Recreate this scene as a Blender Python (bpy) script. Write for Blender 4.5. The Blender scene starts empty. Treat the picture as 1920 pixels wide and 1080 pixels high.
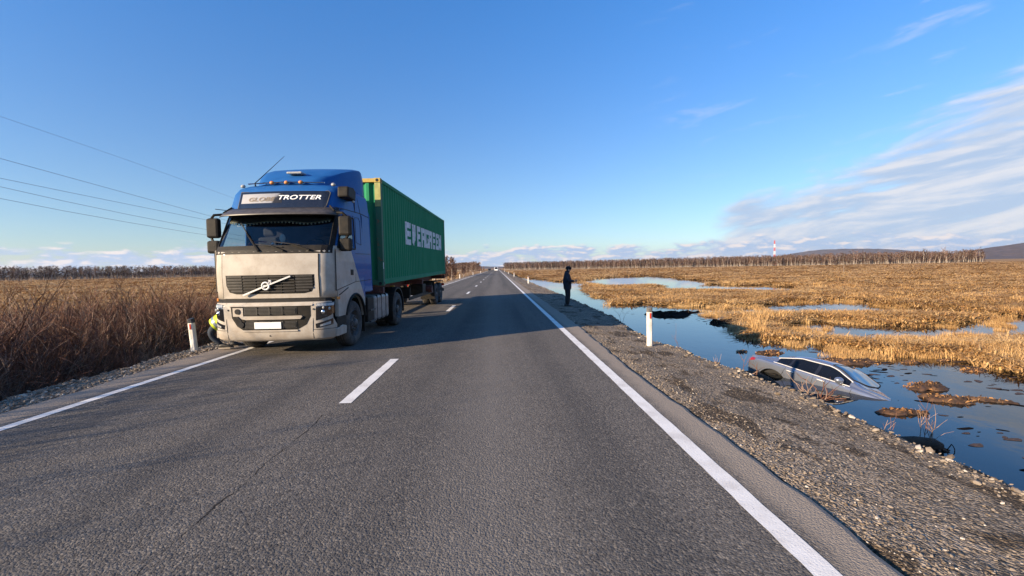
import bpy, bmesh, math, random
import numpy as np
from mathutils import Vector, Matrix, Euler
random.seed(7); RNG = np.random.default_rng(7)
SC = bpy.context.scene
COL = SC.collection
R = math.radians
SUN_EL, SUN_AZ = R(17.0), math.atan2(-0.848, -0.53)     # azimuth of the sun, from +Y towards +X
WATER_Z = -1.85

# ------------------------------------------------------------------ camera, sky, sun, exposure
cam = bpy.data.objects.new('camera', bpy.data.cameras.new('camera')); COL.objects.link(cam)
cam.data.sensor_width = 36.0; cam.data.lens = 845.0 / 1920.0 * 36.0
cam.data.clip_start = 0.05; cam.data.clip_end = 20000
rot = Matrix(((0.999291, 0.019419, -0.032262), (-0.033086, 0.043721, -0.998496), (-0.017979, 0.998855, 0.044333)))
cam.matrix_world = Matrix.Translation((0, 0, 1.65)) @ rot.to_4x4()
SC.camera = cam
SC.view_settings.view_transform = 'Standard'; SC.view_settings.look = 'None'
SC.view_settings.gamma = 1.0; SC.view_settings.use_curve_mapping = False
EXPOSURE = 1.10; SC.view_settings.exposure = EXPOSURE

world = bpy.data.worlds.new('World'); SC.world = world; world.use_nodes = True

class NT:
    """small helper to write node trees tersely"""
    def __init__(s, tree, clear=True):
        s.t = tree
        if clear: tree.nodes.clear()
    def n(s, kind, ins=None, **props):
        nd = s.t.nodes.new(kind)
        for k, v in props.items(): setattr(nd, k, v)
        for k, v in (ins or {}).items():
            sock = nd.inputs[k]
            if isinstance(v, bpy.types.NodeSocket): s.t.links.new(v, sock)
            elif isinstance(v, bpy.types.Node): s.t.links.new(v.outputs[0], sock)
            else: sock.default_value = v
        return nd
    def m(s, op, a, b=0.0, c=0.0, clamp=False):
        nd = s.t.nodes.new('ShaderNodeMath'); nd.operation = op; nd.use_clamp = clamp
        for i, v in enumerate((a, b, c)):
            if isinstance(v, bpy.types.NodeSocket): s.t.links.new(v, nd.inputs[i])
            elif isinstance(v, bpy.types.Node): s.t.links.new(v.outputs[0], nd.inputs[i])
            else: nd.inputs[i].default_value = v
        return nd.outputs[0]
    def ss(s, v, lo, hi):
        nd = s.n('ShaderNodeMapRange', {'Value': v, 'From Min': lo, 'From Max': hi}, interpolation_type='SMOOTHSTEP')
        return nd.outputs[0]
    def lin(s, v, lo, hi, a=0.0, b=1.0):
        return s.n('ShaderNodeMapRange', {'Value': v, 'From Min': lo, 'From Max': hi, 'To Min': a, 'To Max': b}).outputs[0]
    def noise(s, vec, scale, detail=4.0, rough=0.5, dist=0.0):
        nd = s.n('ShaderNodeTexNoise', {'Scale': scale, 'Detail': detail, 'Roughness': rough, 'Distortion': dist})
        if vec is not None: s.t.links.new(vec if isinstance(vec, bpy.types.NodeSocket) else vec.outputs[0], nd.inputs['Vector'])
        return nd.outputs[0]
    def mix(s, f, a, b, blend='MIX'):
        nd = s.t.nodes.new('ShaderNodeMix'); nd.data_type = 'RGBA'; nd.blend_type = blend
        for i, v in ((0, f), (6, a), (7, b)):
            if isinstance(v, bpy.types.NodeSocket): s.t.links.new(v, nd.inputs[i])
            elif i and not isinstance(v, (int, float)): nd.inputs[i].default_value = (*v[:3], 1)
            else: nd.inputs[i].default_value = v
        return nd.outputs[2]
    def comb(s, x, y, z=0.0):
        return s.n('ShaderNodeCombineXYZ', {'X': x, 'Y': y, 'Z': z}).outputs[0]

def build_sky():
    w = NT(world.node_tree)
    out = w.n('ShaderNodeOutputWorld'); bg = w.n('ShaderNodeBackground', {'Strength': SKY_STRENGTH})
    w.t.links.new(bg.outputs[0], out.inputs[0])
    sky = w.n('ShaderNodeTexSky', sky_type='NISHITA', sun_disc=False, sun_elevation=SUN_EL, sun_rotation=SUN_AZ,
              air_density=1.0, dust_density=0.35, ozone_density=3.0, altitude=100)
    tc = w.n('ShaderNodeTexCoord'); sp = w.n('ShaderNodeSeparateXYZ', {0: tc.outputs['Generated']})
    el = w.m('MULTIPLY', w.m('ARCSINE', sp.outputs[2]), 57.2958)
    az = w.m('MULTIPLY', w.m('ARCTAN2', sp.outputs[0], sp.outputs[1]), 57.2958)
    # low cumulus and stratus band standing all round the horizon
    v1 = w.comb(w.m('MULTIPLY', az, 0.34), w.m('MULTIPLY', el, 1.05), 3.0)
    v1b = w.comb(w.m('ADD', w.m('MULTIPLY', az, 0.34), -0.10), w.m('ADD', w.m('MULTIPLY', el, 1.05), 0.32), 3.0)
    n1 = w.noise(v1, 1.0, 6, 0.55, 0.3); n1b = w.noise(v1b, 1.0, 6, 0.55, 0.3)
    top = w.m('ADD', 2.0, w.m('MULTIPLY', w.noise(w.comb(w.m('MULTIPLY', az, 0.08), 0.0, 9.0), 1.0, 1), 1.6))
    edge = w.m('SUBTRACT', top, el)
    d1 = w.m('ADD', n1, w.m('MULTIPLY', w.m('MINIMUM', edge, 1.2), 0.16))
    c1 = w.m('MULTIPLY', w.m('MULTIPLY', w.ss(d1, 0.50, 0.68), w.ss(edge, -0.9, 0.3)), w.ss(el, -0.6, 0.1))
    lit1 = w.ss(w.m('SUBTRACT', n1, n1b), -0.03, 0.15)
    col1 = w.mix(lit1, CLOUD_SHADE, CLOUD_LIT)
    # streaky bank of altocumulus, rising towards the east
    t = w.m('MINIMUM', w.m('SUBTRACT', az, 20.0), 45.0)
    ridge = w.m('ADD', 3.1, w.m('SUBTRACT', w.m('MULTIPLY', t, 0.56), w.m('MULTIPLY', w.m('MULTIPLY', t, t), 0.0058)))
    ridge = w.m('ADD', ridge, w.m('MULTIPLY', w.m('SUBTRACT', w.noise(w.comb(w.m('MULTIPLY', az, 0.11), w.m('MULTIPLY', el, 0.16), 4.4), 1.0, 3, 0.55), 0.5), 7.5))
    v = w.m('SUBTRACT', ridge, el)
    sl = w.m('SUBTRACT', el, w.m('MULTIPLY', az, 0.13))
    u2 = w.comb(w.m('MULTIPLY', az, 0.065), w.m('MULTIPLY', sl, 0.30), 1.7)
    u2b = w.comb(w.m('ADD', w.m('MULTIPLY', az, 0.065), -0.05), w.m('ADD', w.m('MULTIPLY', sl, 0.30), 0.13), 1.7)
    n2 = w.noise(u2, 1.0, 7, 0.56, 0.35); n2b = w.noise(u2b, 1.0, 7, 0.56, 0.35)
    inside = w.m('MULTIPLY', w.m('MULTIPLY', w.ss(v, -1.2, 1.4), w.ss(az, 10.0, 20.0)), w.m('MULTIPLY', w.ss(az, 150.0, 90.0), w.ss(el, -0.5, 0.2)))
    d2 = w.m('ADD', n2, w.m('MULTIPLY', inside, w.lin(v, 0.0, 7.0, 0.06, 0.30)))
    c2 = w.m('MULTIPLY', w.ss(d2, 0.455, 0.69), w.m('MULTIPLY', inside, 0.95))
    lit2 = w.ss(w.m('SUBTRACT', n2, n2b), -0.06, 0.11)
    col2 = w.mix(lit2, CLOUD_SHADE2, CLOUD_LIT2)
    # thin high wisps
    v3 = w.comb(w.m('MULTIPLY', az, 0.11), w.m('MULTIPLY', w.m('SUBTRACT', el, w.m('MULTIPLY', az, 0.12)), 0.62), 5.3)
    c3 = w.m('MULTIPLY', w.ss(w.noise(v3, 1.0, 6, 0.6, 0.4), 0.56, 0.78), w.m('MULTIPLY', w.ss(el, 8.0, 13.0), w.ss(az, 14.0, 30.0)))
    c3 = w.m('MULTIPLY', c3, w.m('MULTIPLY', w.ss(el, 40.0, 22.0), 0.34))
    tint = w.mix(w.ss(el, 1.0, 38.0), (0.78, 0.86, 0.98), (0.46, 1.05, 1.56))
    c = w.mix(c3, w.mix(1.0, sky.outputs[0], tint, 'MULTIPLY'), CLOUD_LIT2)
    c = w.mix(c2, c, col2)
    c = w.mix(c1, c, col1)
    w.t.links.new(c, bg.inputs[0])
SKY_STRENGTH = 0.082
_k = 1.0 / (SKY_STRENGTH * 2 ** EXPOSURE)
CLOUD_LIT, CLOUD_SHADE, CLOUD_LIT2, CLOUD_SHADE2 = [tuple(v * _k for v in c) for c in ((0.98, 0.89, 0.86), (0.46, 0.61, 0.85), (0.80, 0.81, 0.87), (0.48, 0.61, 0.82))]
build_sky()
sun = bpy.data.objects.new('sun', bpy.data.lights.new('sun', 'SUN')); COL.objects.link(sun)
sun.data.energy = 5.0; sun.data.angle = R(0.55); sun.data.color = (1.0, 0.79, 0.54)
ce = math.cos(SUN_EL)
to_sun = Vector((math.sin(SUN_AZ) * ce, math.cos(SUN_AZ) * ce, math.sin(SUN_EL)))
sun.rotation_euler = to_sun.to_track_quat('Z', 'Y').to_euler(); sun.location = (-60, -40, 30)

# ------------------------------------------------------------------ materials
def material(name, col, rough=0.5, metal=0.0, var=0.25, vscale=6.0, bump=0.0, bscale=60.0, spec=0.5, col2=None, coat=0.0, vec='Object'):
    m = bpy.data.materials.new(name); m.use_nodes = True
    w = NT(m.node_tree)
    out = w.n('ShaderNodeOutputMaterial'); b = w.n('ShaderNodeBsdfPrincipled', {'Roughness': rough, 'Metallic': metal, 'Specular IOR Level': spec, 'Coat Weight': coat})
    w.t.links.new(b.outputs[0], out.inputs[0])
    tc = w.n('ShaderNodeTexCoord').outputs[vec]
    n = w.noise(tc, vscale, 5, 0.6)
    c2 = col2 or tuple(x * (1 - var) for x in col)
    c = w.mix(w.ss(n, 0.35, 0.68), col, c2)
    w.t.links.new(c, b.inputs['Base Color'])
    if bump:
        bn = w.n('ShaderNodeBump', {'Strength': bump, 'Distance': 0.01, 'Height': w.noise(tc, bscale, 4, 0.6)})
        w.t.links.new(bn.outputs[0], b.inputs['Normal'])
    m['nt'] = 1
    return m

def nodes_of(m):
    w = NT(m.node_tree, clear=False)
    b = next(x for x in m.node_tree.nodes if x.type == 'BSDF_PRINCIPLED')
    return w, b

def glass_sheet(name, tint=(0.75, 0.82, 0.86), refl=1.0, opacity=0.0, dark=(0.01, 0.012, 0.015)):
    m = bpy.data.materials.new(name); m.use_nodes = True
    w = NT(m.node_tree); out = w.n('ShaderNodeOutputMaterial')
    tr = w.n('ShaderNodeBsdfTransparent', {'Color': (*tint, 1)}); gl = w.n('ShaderNodeBsdfGlossy', {'Roughness': 0.02, 'Color': (1, 1, 1, 1)})
    fr = w.n('ShaderNodeFresnel', {'IOR': 1.5})
    base = tr
    if opacity:
        df = w.n('ShaderNodeBsdfDiffuse', {'Color': (*dark, 1)})
        base = w.n('ShaderNodeMixShader', {0: opacity, 1: tr.outputs[0], 2: df.outputs[0]})
    mx = w.n('ShaderNodeMixShader', {0: w.m('MULTIPLY', fr.outputs[0], refl, clamp=True), 1: base.outputs[0], 2: gl.outputs[0]})
    w.t.links.new(mx.outputs[0], out.inputs[0])
    return m

# ------------------------------------------------------------------ mesh building
class MB:
    def __init__(s): s.v = []; s.f = []; s.mi = []; s.cur = 0
    def add(s, vs, fs):
        o = len(s.v); s.v.extend(tuple(map(float, p)) for p in vs)
        for f in fs: s.f.append([i + o for i in f]); s.mi.append(s.cur)
        return s
    def box(s, x0, x1, y0, y1, z0, z1):
        return s.add([(x0, y0, z0), (x1, y0, z0), (x1, y1, z0), (x0, y1, z0), (x0, y0, z1), (x1, y0, z1), (x1, y1, z1), (x0, y1, z1)],
                     [(3, 2, 1, 0), (4, 5, 6, 7), (0, 1, 5, 4), (1, 2, 6, 5), (2, 3, 7, 6), (3, 0, 4, 7)])
    def tube(s, pts, rad, n=6, cap=True):
        pts = [Vector(p) for p in pts]
        if not hasattr(rad, '__len__'): rad = [rad] * len(pts)
        rings = []
        up = None
        for i, p in enumerate(pts):
            d = (pts[min(i + 1, len(pts) - 1)] - pts[max(i - 1, 0)])
            if d.length < 1e-9: d = Vector((0, 0, 1))
            d.normalize()
            if up is None: up = d.orthogonal().normalized()
            else:
                up = up - d * up.dot(d)
                up = up.normalized() if up.length > 1e-6 else d.orthogonal().normalized()
            sd = d.cross(up)
            rings.append([p + (up * math.cos(2 * math.pi * k / n) + sd * math.sin(2 * math.pi * k / n)) * rad[i] for k in range(n)])
        vs = [q for r in rings for q in r]; fs = []
        for i in range(len(pts) - 1):
            for k in range(n):
                fs.append((i * n + k, i * n + (k + 1) % n, (i + 1) * n + (k + 1) % n, (i + 1) * n + k))
        if cap and n > 2: fs.append(tuple(range(n))[::-1]); fs.append(tuple((len(pts) - 1) * n + k for k in range(n)))
        return s.add(vs, fs)
    def lathe(s, prof, c, axis='x', n=28, a0=0.0, a1=2 * math.pi):
        """prof: (along axis, radius)"""
        full = abs(a1 - a0 - 2 * math.pi) < 1e-6; m = n if full else n + 1
        vs = []
        for (a, r) in prof:
            for k in range(m):
                t = a0 + (a1 - a0) * k / n; p, q = r * math.cos(t), r * math.sin(t)
                vs.append({'x': (c[0] + a, c[1] + p, c[2] + q), 'y': (c[0] + p, c[1] + a, c[2] + q), 'z': (c[0] + p, c[1] + q, c[2] + a)}[axis])
        fs = []
        for i in range(len(prof) - 1):
            for k in range(n if full else n):
                k2 = (k + 1) % m
                fs.append((i * m + k, i * m + k2, (i + 1) * m + k2, (i + 1) * m + k))
        return s.add(vs, fs)
    def prism(s, poly, f, a, b):
        """poly of 2D points, f(u, v, t) -> point, extruded t = a..b"""
        n = len(poly)
        vs = [f(u, v, a) for u, v in poly] + [f(u, v, b) for u, v in poly]
        fs = [tuple(range(n))[::-1], tuple(range(n, 2 * n))] + [(i, (i + 1) % n, n + (i + 1) % n, n + i) for i in range(n)]
        return s.add(vs, fs)
    def grid(s, P):
        nu, nv = len(P), len(P[0])
        return s.add([p for r in P for p in r], [(i * nv + j, i * nv + j + 1, (i + 1) * nv + j + 1, (i + 1) * nv + j) for i in range(nu - 1) for j in range(nv - 1)])
    def ball(s, c, r, n=8, m=6, sc=(1, 1, 1)):
        prof = [(-r * math.cos(math.pi * i / m), max(1e-4, r * math.sin(math.pi * i / m))) for i in range(m + 1)]
        o = len(s.v); s.lathe(prof, (0, 0, 0), 'z', n)
        for i in range(o, len(s.v)):
            x, y, z = s.v[i]; s.v[i] = (c[0] + x * sc[0], c[1] + y * sc[1], c[2] + z * sc[2])
        return s
    def mesh(s, name, mats, smooth=False):
        me = bpy.data.meshes.new(name); me.from_pydata(s.v, [], s.f)
        for m in (mats if isinstance(mats, (list, tuple)) else [mats]): me.materials.append(m)
        if any(s.mi): me.polygons.foreach_set('material_index', s.mi)
        bm = bmesh.new(); bm.from_mesh(me); bmesh.ops.recalc_face_normals(bm, faces=bm.faces); bm.to_mesh(me); bm.free()
        if smooth: me.polygons.foreach_set('use_smooth', [True] * len(me.polygons))
        me.update()
        return me
    def build(s, name, mats, parent=None, smooth=False, bevel=0.0, auto=None):
        return link(name, s.mesh(name, mats, smooth or auto is not None), parent, bevel, auto)

def link(name, me, parent=None, bevel=0.0, auto=None):
    o = bpy.data.objects.new(name, me); COL.objects.link(o)
    if parent is not None: o.parent = parent
    if bevel:
        b = o.modifiers.new('bevel', 'BEVEL'); b.width = bevel; b.segments = 2; b.limit_method = 'ANGLE'; b.angle_limit = R(35)
    if auto is not None: sharp(me, auto)
    return o
def sharp(me, deg):
    bm = bmesh.new(); bm.from_mesh(me)
    for e in bm.edges:
        if len(e.link_faces) == 2 and e.calc_face_angle(0) > R(deg): e.smooth = False
    bm.to_mesh(me); bm.free()
def tag(o, label, cat, group=None, kind=None):
    o['label'] = label; o['category'] = cat
    if group: o['group'] = group
    if kind: o['kind'] = kind
    return o
def empty(name, loc, rz=0.0, label=None, cat=None, group=None):
    o = bpy.data.objects.new(name, None); COL.objects.link(o); o.location = loc; o.rotation_euler = (0, 0, rz); o.empty_display_size = 0.2
    if label: tag(o, label, cat, group)
    return o
def struct(o): o['kind'] = 'structure'; return o
def stuff(o, label, cat): tag(o, label, cat); o['kind'] = 'stuff'; return o
def copy_tree(o, parent=None):
    c = o.copy(); COL.objects.link(c)
    if parent is not None: c.parent = parent
    for ch in o.children: copy_tree(ch, c)
    return c

def scatter(name, label, cat, pts, rots, scls, idx, protos, parent=None):
    """stuff: meshes instanced on points by geometry nodes (geometry, not objects)"""
    me = bpy.data.meshes.new(name); n = len(pts)
    me.vertices.add(n); me.vertices.foreach_set('co', np.asarray(pts, np.float32).ravel())
    a = me.attributes.new('rot', 'FLOAT_VECTOR', 'POINT'); a.data.foreach_set('vector', np.asarray(rots, np.float32).ravel())
    sc = np.asarray(scls, np.float32)
    if sc.ndim == 1: sc = np.repeat(sc[:, None], 3, 1)
    a = me.attributes.new('scl', 'FLOAT_VECTOR', 'POINT'); a.data.foreach_set('vector', sc.ravel())
    a = me.attributes.new('idx', 'INT', 'POINT'); a.data.foreach_set('value', np.asarray(idx, np.int32))
    g = bpy.data.node_groups.new(name, 'GeometryNodeTree')
    g.interface.new_socket('Geometry', in_out='INPUT', socket_type='NodeSocketGeometry'); g.interface.new_socket('Geometry', in_out='OUTPUT', socket_type='NodeSocketGeometry')
    gi = g.nodes.new('NodeGroupInput'); go = g.nodes.new('NodeGroupOutput'); jn = g.nodes.new('GeometryNodeJoinGeometry')
    def attr(nm, t):
        x = g.nodes.new('GeometryNodeInputNamedAttribute'); x.data_type = t; x.inputs['Name'].default_value = nm; return x.outputs['Attribute']
    ar, asz, ai = attr('rot', 'FLOAT_VECTOR'), attr('scl', 'FLOAT_VECTOR'), attr('idx', 'INT')
    for k, pm in enumerate(protos):
        po = bpy.data.objects.new(name + '_source', pm)
        oi = g.nodes.new('GeometryNodeObjectInfo'); oi.inputs['Object'].default_value = po; oi.inputs['As Instance'].default_value = False
        cp = g.nodes.new('FunctionNodeCompare'); cp.data_type = 'INT'; cp.operation = 'EQUAL'; g.links.new(ai, cp.inputs[2]); cp.inputs[3].default_value = k
        ip = g.nodes.new('GeometryNodeInstanceOnPoints')
        g.links.new(gi.outputs[0], ip.inputs['Points']); g.links.new(cp.outputs[0], ip.inputs['Selection']); g.links.new(oi.outputs['Geometry'], ip.inputs['Instance'])
        g.links.new(ar, ip.inputs['Rotation']); g.links.new(asz, ip.inputs['Scale']); g.links.new(ip.outputs[0], jn.inputs[0])
    g.links.new(jn.outputs[0], go.inputs[0])
    o = link(name, me, parent); md = o.modifiers.new('scatter', 'NODES'); md.node_group = g
    return stuff(o, label, cat)

# ------------------------------------------------------------------ value noise for the terrain
_tab = RNG.random((256, 256))
def vnoise(x, y):
    x = np.asarray(x, float); y = np.asarray(y, float)
    xi, yi = np.floor(x).astype(int), np.floor(y).astype(int); fx, fy = x - xi, y - yi
    fx = fx * fx * (3 - 2 * fx); fy = fy * fy * (3 - 2 * fy)
    g = lambda a, b: _tab[a % 256, b % 256]
    return (g(xi, yi) * (1 - fx) + g(xi + 1, yi) * fx) * (1 - fy) + (g(xi, yi + 1) * (1 - fx) + g(xi + 1, yi + 1) * fx) * fy - 0.5
def fbm(x, y, o=4):
    s = 0; a = 1.0
    for i in range(o): s = s + a * vnoise(x * 2 ** i + 17.3 * i, y * 2 ** i + 5.1 * i); a *= 0.5
    return s
def sstep(v, lo, hi):
    t = np.clip((v - lo) / (hi - lo), 0, 1); return t * t * (3 - 2 * t)

# ------------------------------------------------------------------ terrain
MAIN = np.array([(8.2, 420), (9.5, 220), (12.3, 153.7), (16.0, 104), (18.3, 91.9), (13.6, 65), (12.0, 51), (12.7, 48), (10.3, 39.6), (13.4, 41.9), (17.1, 36.8), (17.4, 33), (15.0, 27.6), (12.2, 21.7), (12.1, 19.7), (13.9, 19.5), (14.2, 18.7), (14.3, 17.3), (15.1, 16.3), (16.8, 15.9), (16.4, 14.5), (16.2, 13.3), (15.5, 10.6), (17, 4), (16, -14), (6000, -14), (6000, 9000), (7.0, 9000)])
PONDS = [np.array(p).mean(0) + (np.array(p) - np.array(p).mean(0)) * np.array((1.45, ky)) + np.array((0, 1.6)) for ky, p in zip((1.9, 2.6, 2.2, 1.6), (
    [(24.7, 111.6), (35.1, 126.6), (44.8, 132.6), (49.4, 136.5), (41.1, 95.9), (29.4, 92.1), (22.9, 92.5)],
    [(26.5, 66.4), (32.5, 73.6), (38.6, 68.5), (40.6, 63.7), (33.8, 60)],
    [(20.1, 31.6), (25, 34), (28.9, 33.5), (29.2, 31.2), (30.4, 27), (26.6, 28.4), (22.3, 29.3), (19.4, 29.2)],
    [(17.1, 22.4), (20.3, 23.6), (21, 22.4), (21.6, 21.3), (25.6, 22.6), (28.1, 23.1), (29.6, 22.4), (23.9, 18.1), (22, 18.1), (19.6, 17.4), (17.7, 17.9), (16.5, 19.1), (15.7, 20)]))]
def sdist(px, py, poly):
    """signed distance, positive inside"""
    d = np.full(px.shape, 1e9); ins = np.zeros(px.shape, bool); n = len(poly)
    for i in range(n):
        ax, ay = poly[i]; bx, by = poly[(i + 1) % n]; ex, ey = bx - ax, by - ay
        t = np.clip(((px - ax) * ex + (py - ay) * ey) / (ex * ex + ey * ey), 0, 1)
        d = np.minimum(d, (px - ax - t * ex) ** 2 + (py - ay - t * ey) ** 2)
        c = ((ay > py) != (by > py)) & (px < (bx - ax) * (py - ay) / (by - ay + 1e-12) + ax)
        ins ^= c
    d = np.sqrt(d); return np.where(ins, d, -d)
def land_sd(x, y):
    k = np.clip(y / 40.0, 0.35, 2.5)
    d = sdist(x, y, MAIN)
    for p in PONDS: d = np.minimum(d, -sdist(x, y, p) + 0.15)
    d = d + 0.95 * k * fbm(x * 0.55 / k, y * 0.4 / k, 4)
    wet = fbm(x * 0.20 + 40, y * 0.13 + 3, 4) - 0.37              # small pools among the reeds
    wet = np.maximum(wet, np.where(y > 24, fbm(x * 0.07 + 9, y * 0.21 + 4, 4) - 0.34, -1))
    wet = np.where((x < 110) & (y > 8) & (y < 170), wet, -1)
    return np.where(wet > 0, np.minimum(d, -wet * 4 + 0.1), d)
def crest_r(y): return 4.05 + 0.12 * vnoise(y * 0.35, 0 * y + 2) + 0.16 * vnoise(y * 1.3, 0 * y + 9) - 0.42 * np.exp(-((y - 11.5) / 3.3) ** 2)
def crest_l(y): return -7.35 + 0.35 * vnoise(y * 0.3, 0 * y + 31) + 0.15 * vnoise(y * 1.4, 0 * y + 77)
def terrain_z(x, y):
    x = np.asarray(x, float); y = np.asarray(y, float)
    cr, cl = crest_r(y), crest_l(y)
    # right: shoulder, bank, ditch or marsh
    sh = -0.03 - 0.095 * sstep(x, 2.2, 3.9) + 0.035 * fbm(x * 2.2, y * 2.2, 4) * sstep(x, 2.1, 2.5)
    bank = -0.12 - (x - cr) * 0.74 + 0.12 * fbm(x * 1.5, y * 1.5, 4)
    sd = land_sd(x, y)
    low = -2.35 + sstep(sd, -0.7, 0.8) * 0.66 + sstep(sd, -0.2, 3) * 0.12 * fbm(x * 0.5, y * 0.5, 4) + 0.10 * sstep(sd, 1, 30)
    low = np.maximum(low, -2.35 + 0.74 * np.exp(-((x - 7.7) / 0.8) ** 2 - ((y - 13.2) / 1.5) ** 2)); low = np.maximum(low, -2.35 + 0.72 * np.exp(-((x - 7.5) / 0.55) ** 2 - ((y - 9.9) / 0.8) ** 2))
    low = low + 1.6 * sstep(y, 300, 2500) + 3.0 * sstep(x, 250, 1500)
    zr = np.where(x < cr, sh, np.maximum(np.minimum(bank, -0.1), low))
    shl = -0.035 - 0.10 * sstep(-x, 6.1, 7.2) + 0.04 * fbm(x * 2.0 + 9, y * 2.0, 4) * sstep(-x, 6.0, 6.4)
    bkl = -0.14 - (cl - x) * 0.62 + 0.10 * fbm(x * 1.5, y * 1.5, 4)
    fl = -1.5 + 0.16 * fbm(x * 0.25, y * 0.25, 4) + 1.2 * sstep(y, 300, 2500)
    zl = np.where(x > cl, shl, np.maximum(np.minimum(bkl, -0.1), fl))
    z = np.where(x > 2.12, zr, np.where(x < -6.0, zl, -0.07))
    return z
def ladder(segs, a, grow):
    out = []
    for lo, hi, st in segs: out += list(np.arange(lo, hi - 1e-6, st))
    v = segs[-1][1]; st = segs[-1][2]
    while v < a: out.append(v); st *= grow; v += st
    out.append(a); return np.array(out)
xr = ladder([(-5.6, 2.0, 1.9), (2.0, 2.3, 0.06), (2.3, 5.0, 0.09), (5.0, 8.0, 0.16), (8.0, 26, 0.26), (26, 50, 0.6)], 7000, 1.11)
xl = -ladder([(5.6, 6.0, 0.4), (6.0, 8.2, 0.10), (8.2, 12, 0.25), (12, 24, 0.8)], 7000, 1.14)[::-1]
xs = np.concatenate([xl[:-1], xr])
ys = ladder([(-14, 0, 0.4), (0, 14, 0.10), (14, 34, 0.20), (34, 70, 0.5), (70, 140, 1.0)], 9000, 1.07)
XX, YY = np.meshgrid(xs, ys, indexing='ij')
ZZ = terrain_z(XX, YY)
nx, ny = XX.shape
co = np.stack([XX, YY, ZZ], -1).reshape(-1, 3)
ii, jj = np.meshgrid(np.arange(nx - 1), np.arange(ny - 1), indexing='ij'); q = (ii * ny + jj).ravel()
quads = np.stack([q, q + ny, q + ny + 1, q + 1], 1)
tm = bpy.data.meshes.new('ground'); tm.vertices.add(len(co)); tm.vertices.foreach_set('co', co.astype(np.float32).ravel())
tm.loops.add(quads.size); tm.loops.foreach_set('vertex_index', quads.astype(np.int32).ravel())
tm.polygons.add(len(quads)); tm.polygons.foreach_set('loop_start', np.arange(0, quads.size, 4, dtype=np.int32))
tm.update(calc_edges=True); tm.polygons.foreach_set('use_smooth', np.ones(len(quads), bool))
CR, CL = crest_r(YY), crest_l(YY)
gravel = np.where(XX > 0, 1 - sstep(XX, CR + 1.0, CR + 3.0), 1 - sstep(-XX, -CL + 0.0, -CL + 0.9))
zone = np.zeros((nx * ny, 4), np.float32); zone[:, 0] = gravel.ravel(); zone[:, 1] = sstep(land_sd(XX, YY), -0.2, 1.6).ravel(); zone[:, 3] = 1
at = tm.attributes.new('zone', 'FLOAT_COLOR', 'POINT'); at.data.foreach_set('color', zone.ravel())
def mat_ground():
    m = material('gravel_and_marsh', (0.2, 0.17, 0.14)); w, b = nodes_of(m)
    pos = w.n('ShaderNodeNewGeometry').outputs['Position']
    z = w.n('ShaderNodeSeparateColor', {0: w.n('ShaderNodeAttribute', attribute_name='zone').outputs['Color']})
    big = w.noise(pos, 0.9, 4, 0.6); mid = w.noise(pos, 6, 4, 0.6)
    vor = w.n('ShaderNodeTexVoronoi', {'Vector': pos, 'Scale': 42.0}); vor2 = w.n('ShaderNodeTexVoronoi', {'Vector': pos, 'Scale': 75.0})
    patch = w.noise(w.n('ShaderNodeMapping', {'Vector': pos, 'Scale': (2.2, 1.1, 1.0)}), 1.0, 4, 0.62)
    g = w.mix(w.ss(big, 0.35, 0.65), (0.255, 0.205, 0.155), (0.195, 0.155, 0.115))
    g = w.mix(w.m('MULTIPLY', w.ss(patch, 0.52, 0.60), 0.9), g, (0.075, 0.053, 0.033))
    def cell(v):
        s_ = w.n('ShaderNodeSeparateColor', {0: v.outputs['Color']}).outputs[0]; return w.n('ShaderNodeCombineColor', {0: s_, 1: s_, 2: s_}).outputs[0]
    g = w.mix(0.55, g, cell(vor), 'OVERLAY'); g = w.mix(0.4, g, cell(vor2), 'OVERLAY')
    st = w.n('ShaderNodeMapping', {'Vector': pos, 'Scale': (0.035, 0.11, 0.1)})
    fl = w.noise(st, 1.0, 6, 0.62)
    f = w.mix(w.ss(fl, 0.38, 0.62), (0.37, 0.205, 0.075), (0.20, 0.105, 0.042))
    f = w.mix(w.ss(w.noise(pos, 3.0, 5, 0.65), 0.45, 0.7), f, (0.42, 0.26, 0.11))
    mud = w.mix(w.ss(mid, 0.4, 0.6), (0.035, 0.022, 0.014), (0.08, 0.05, 0.028))
    low = w.mix(z.outputs[1], mud, f)
    left = w.ss(w.n('ShaderNodeSeparateXYZ', {0: pos}).outputs[0], -5.0, -9.0)
    low = w.mix(left, low, f)
    w.t.links.new(w.mix(z.outputs[0], low, g), b.inputs['Base Color'])
    b.inputs['Roughness'].default_value = 0.92; b.inputs['Specular IOR Level'].default_value = 0.2
    h = w.m('ADD', w.m('MULTIPLY', vor.outputs['Distance'], -1.0), w.m('ADD', w.m('MULTIPLY', vor2.outputs['Distance'], -0.45), w.m('MULTIPLY', mid, 1.4)))
    bn = w.n('ShaderNodeBump', {'Strength': 0.9, 'Distance': 0.03, 'Height': h}); w.t.links.new(bn.outputs[0], b.inputs['Normal'])
    return m
ground = struct(link('ground', tm)); tm.materials.append(mat_ground())

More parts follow.
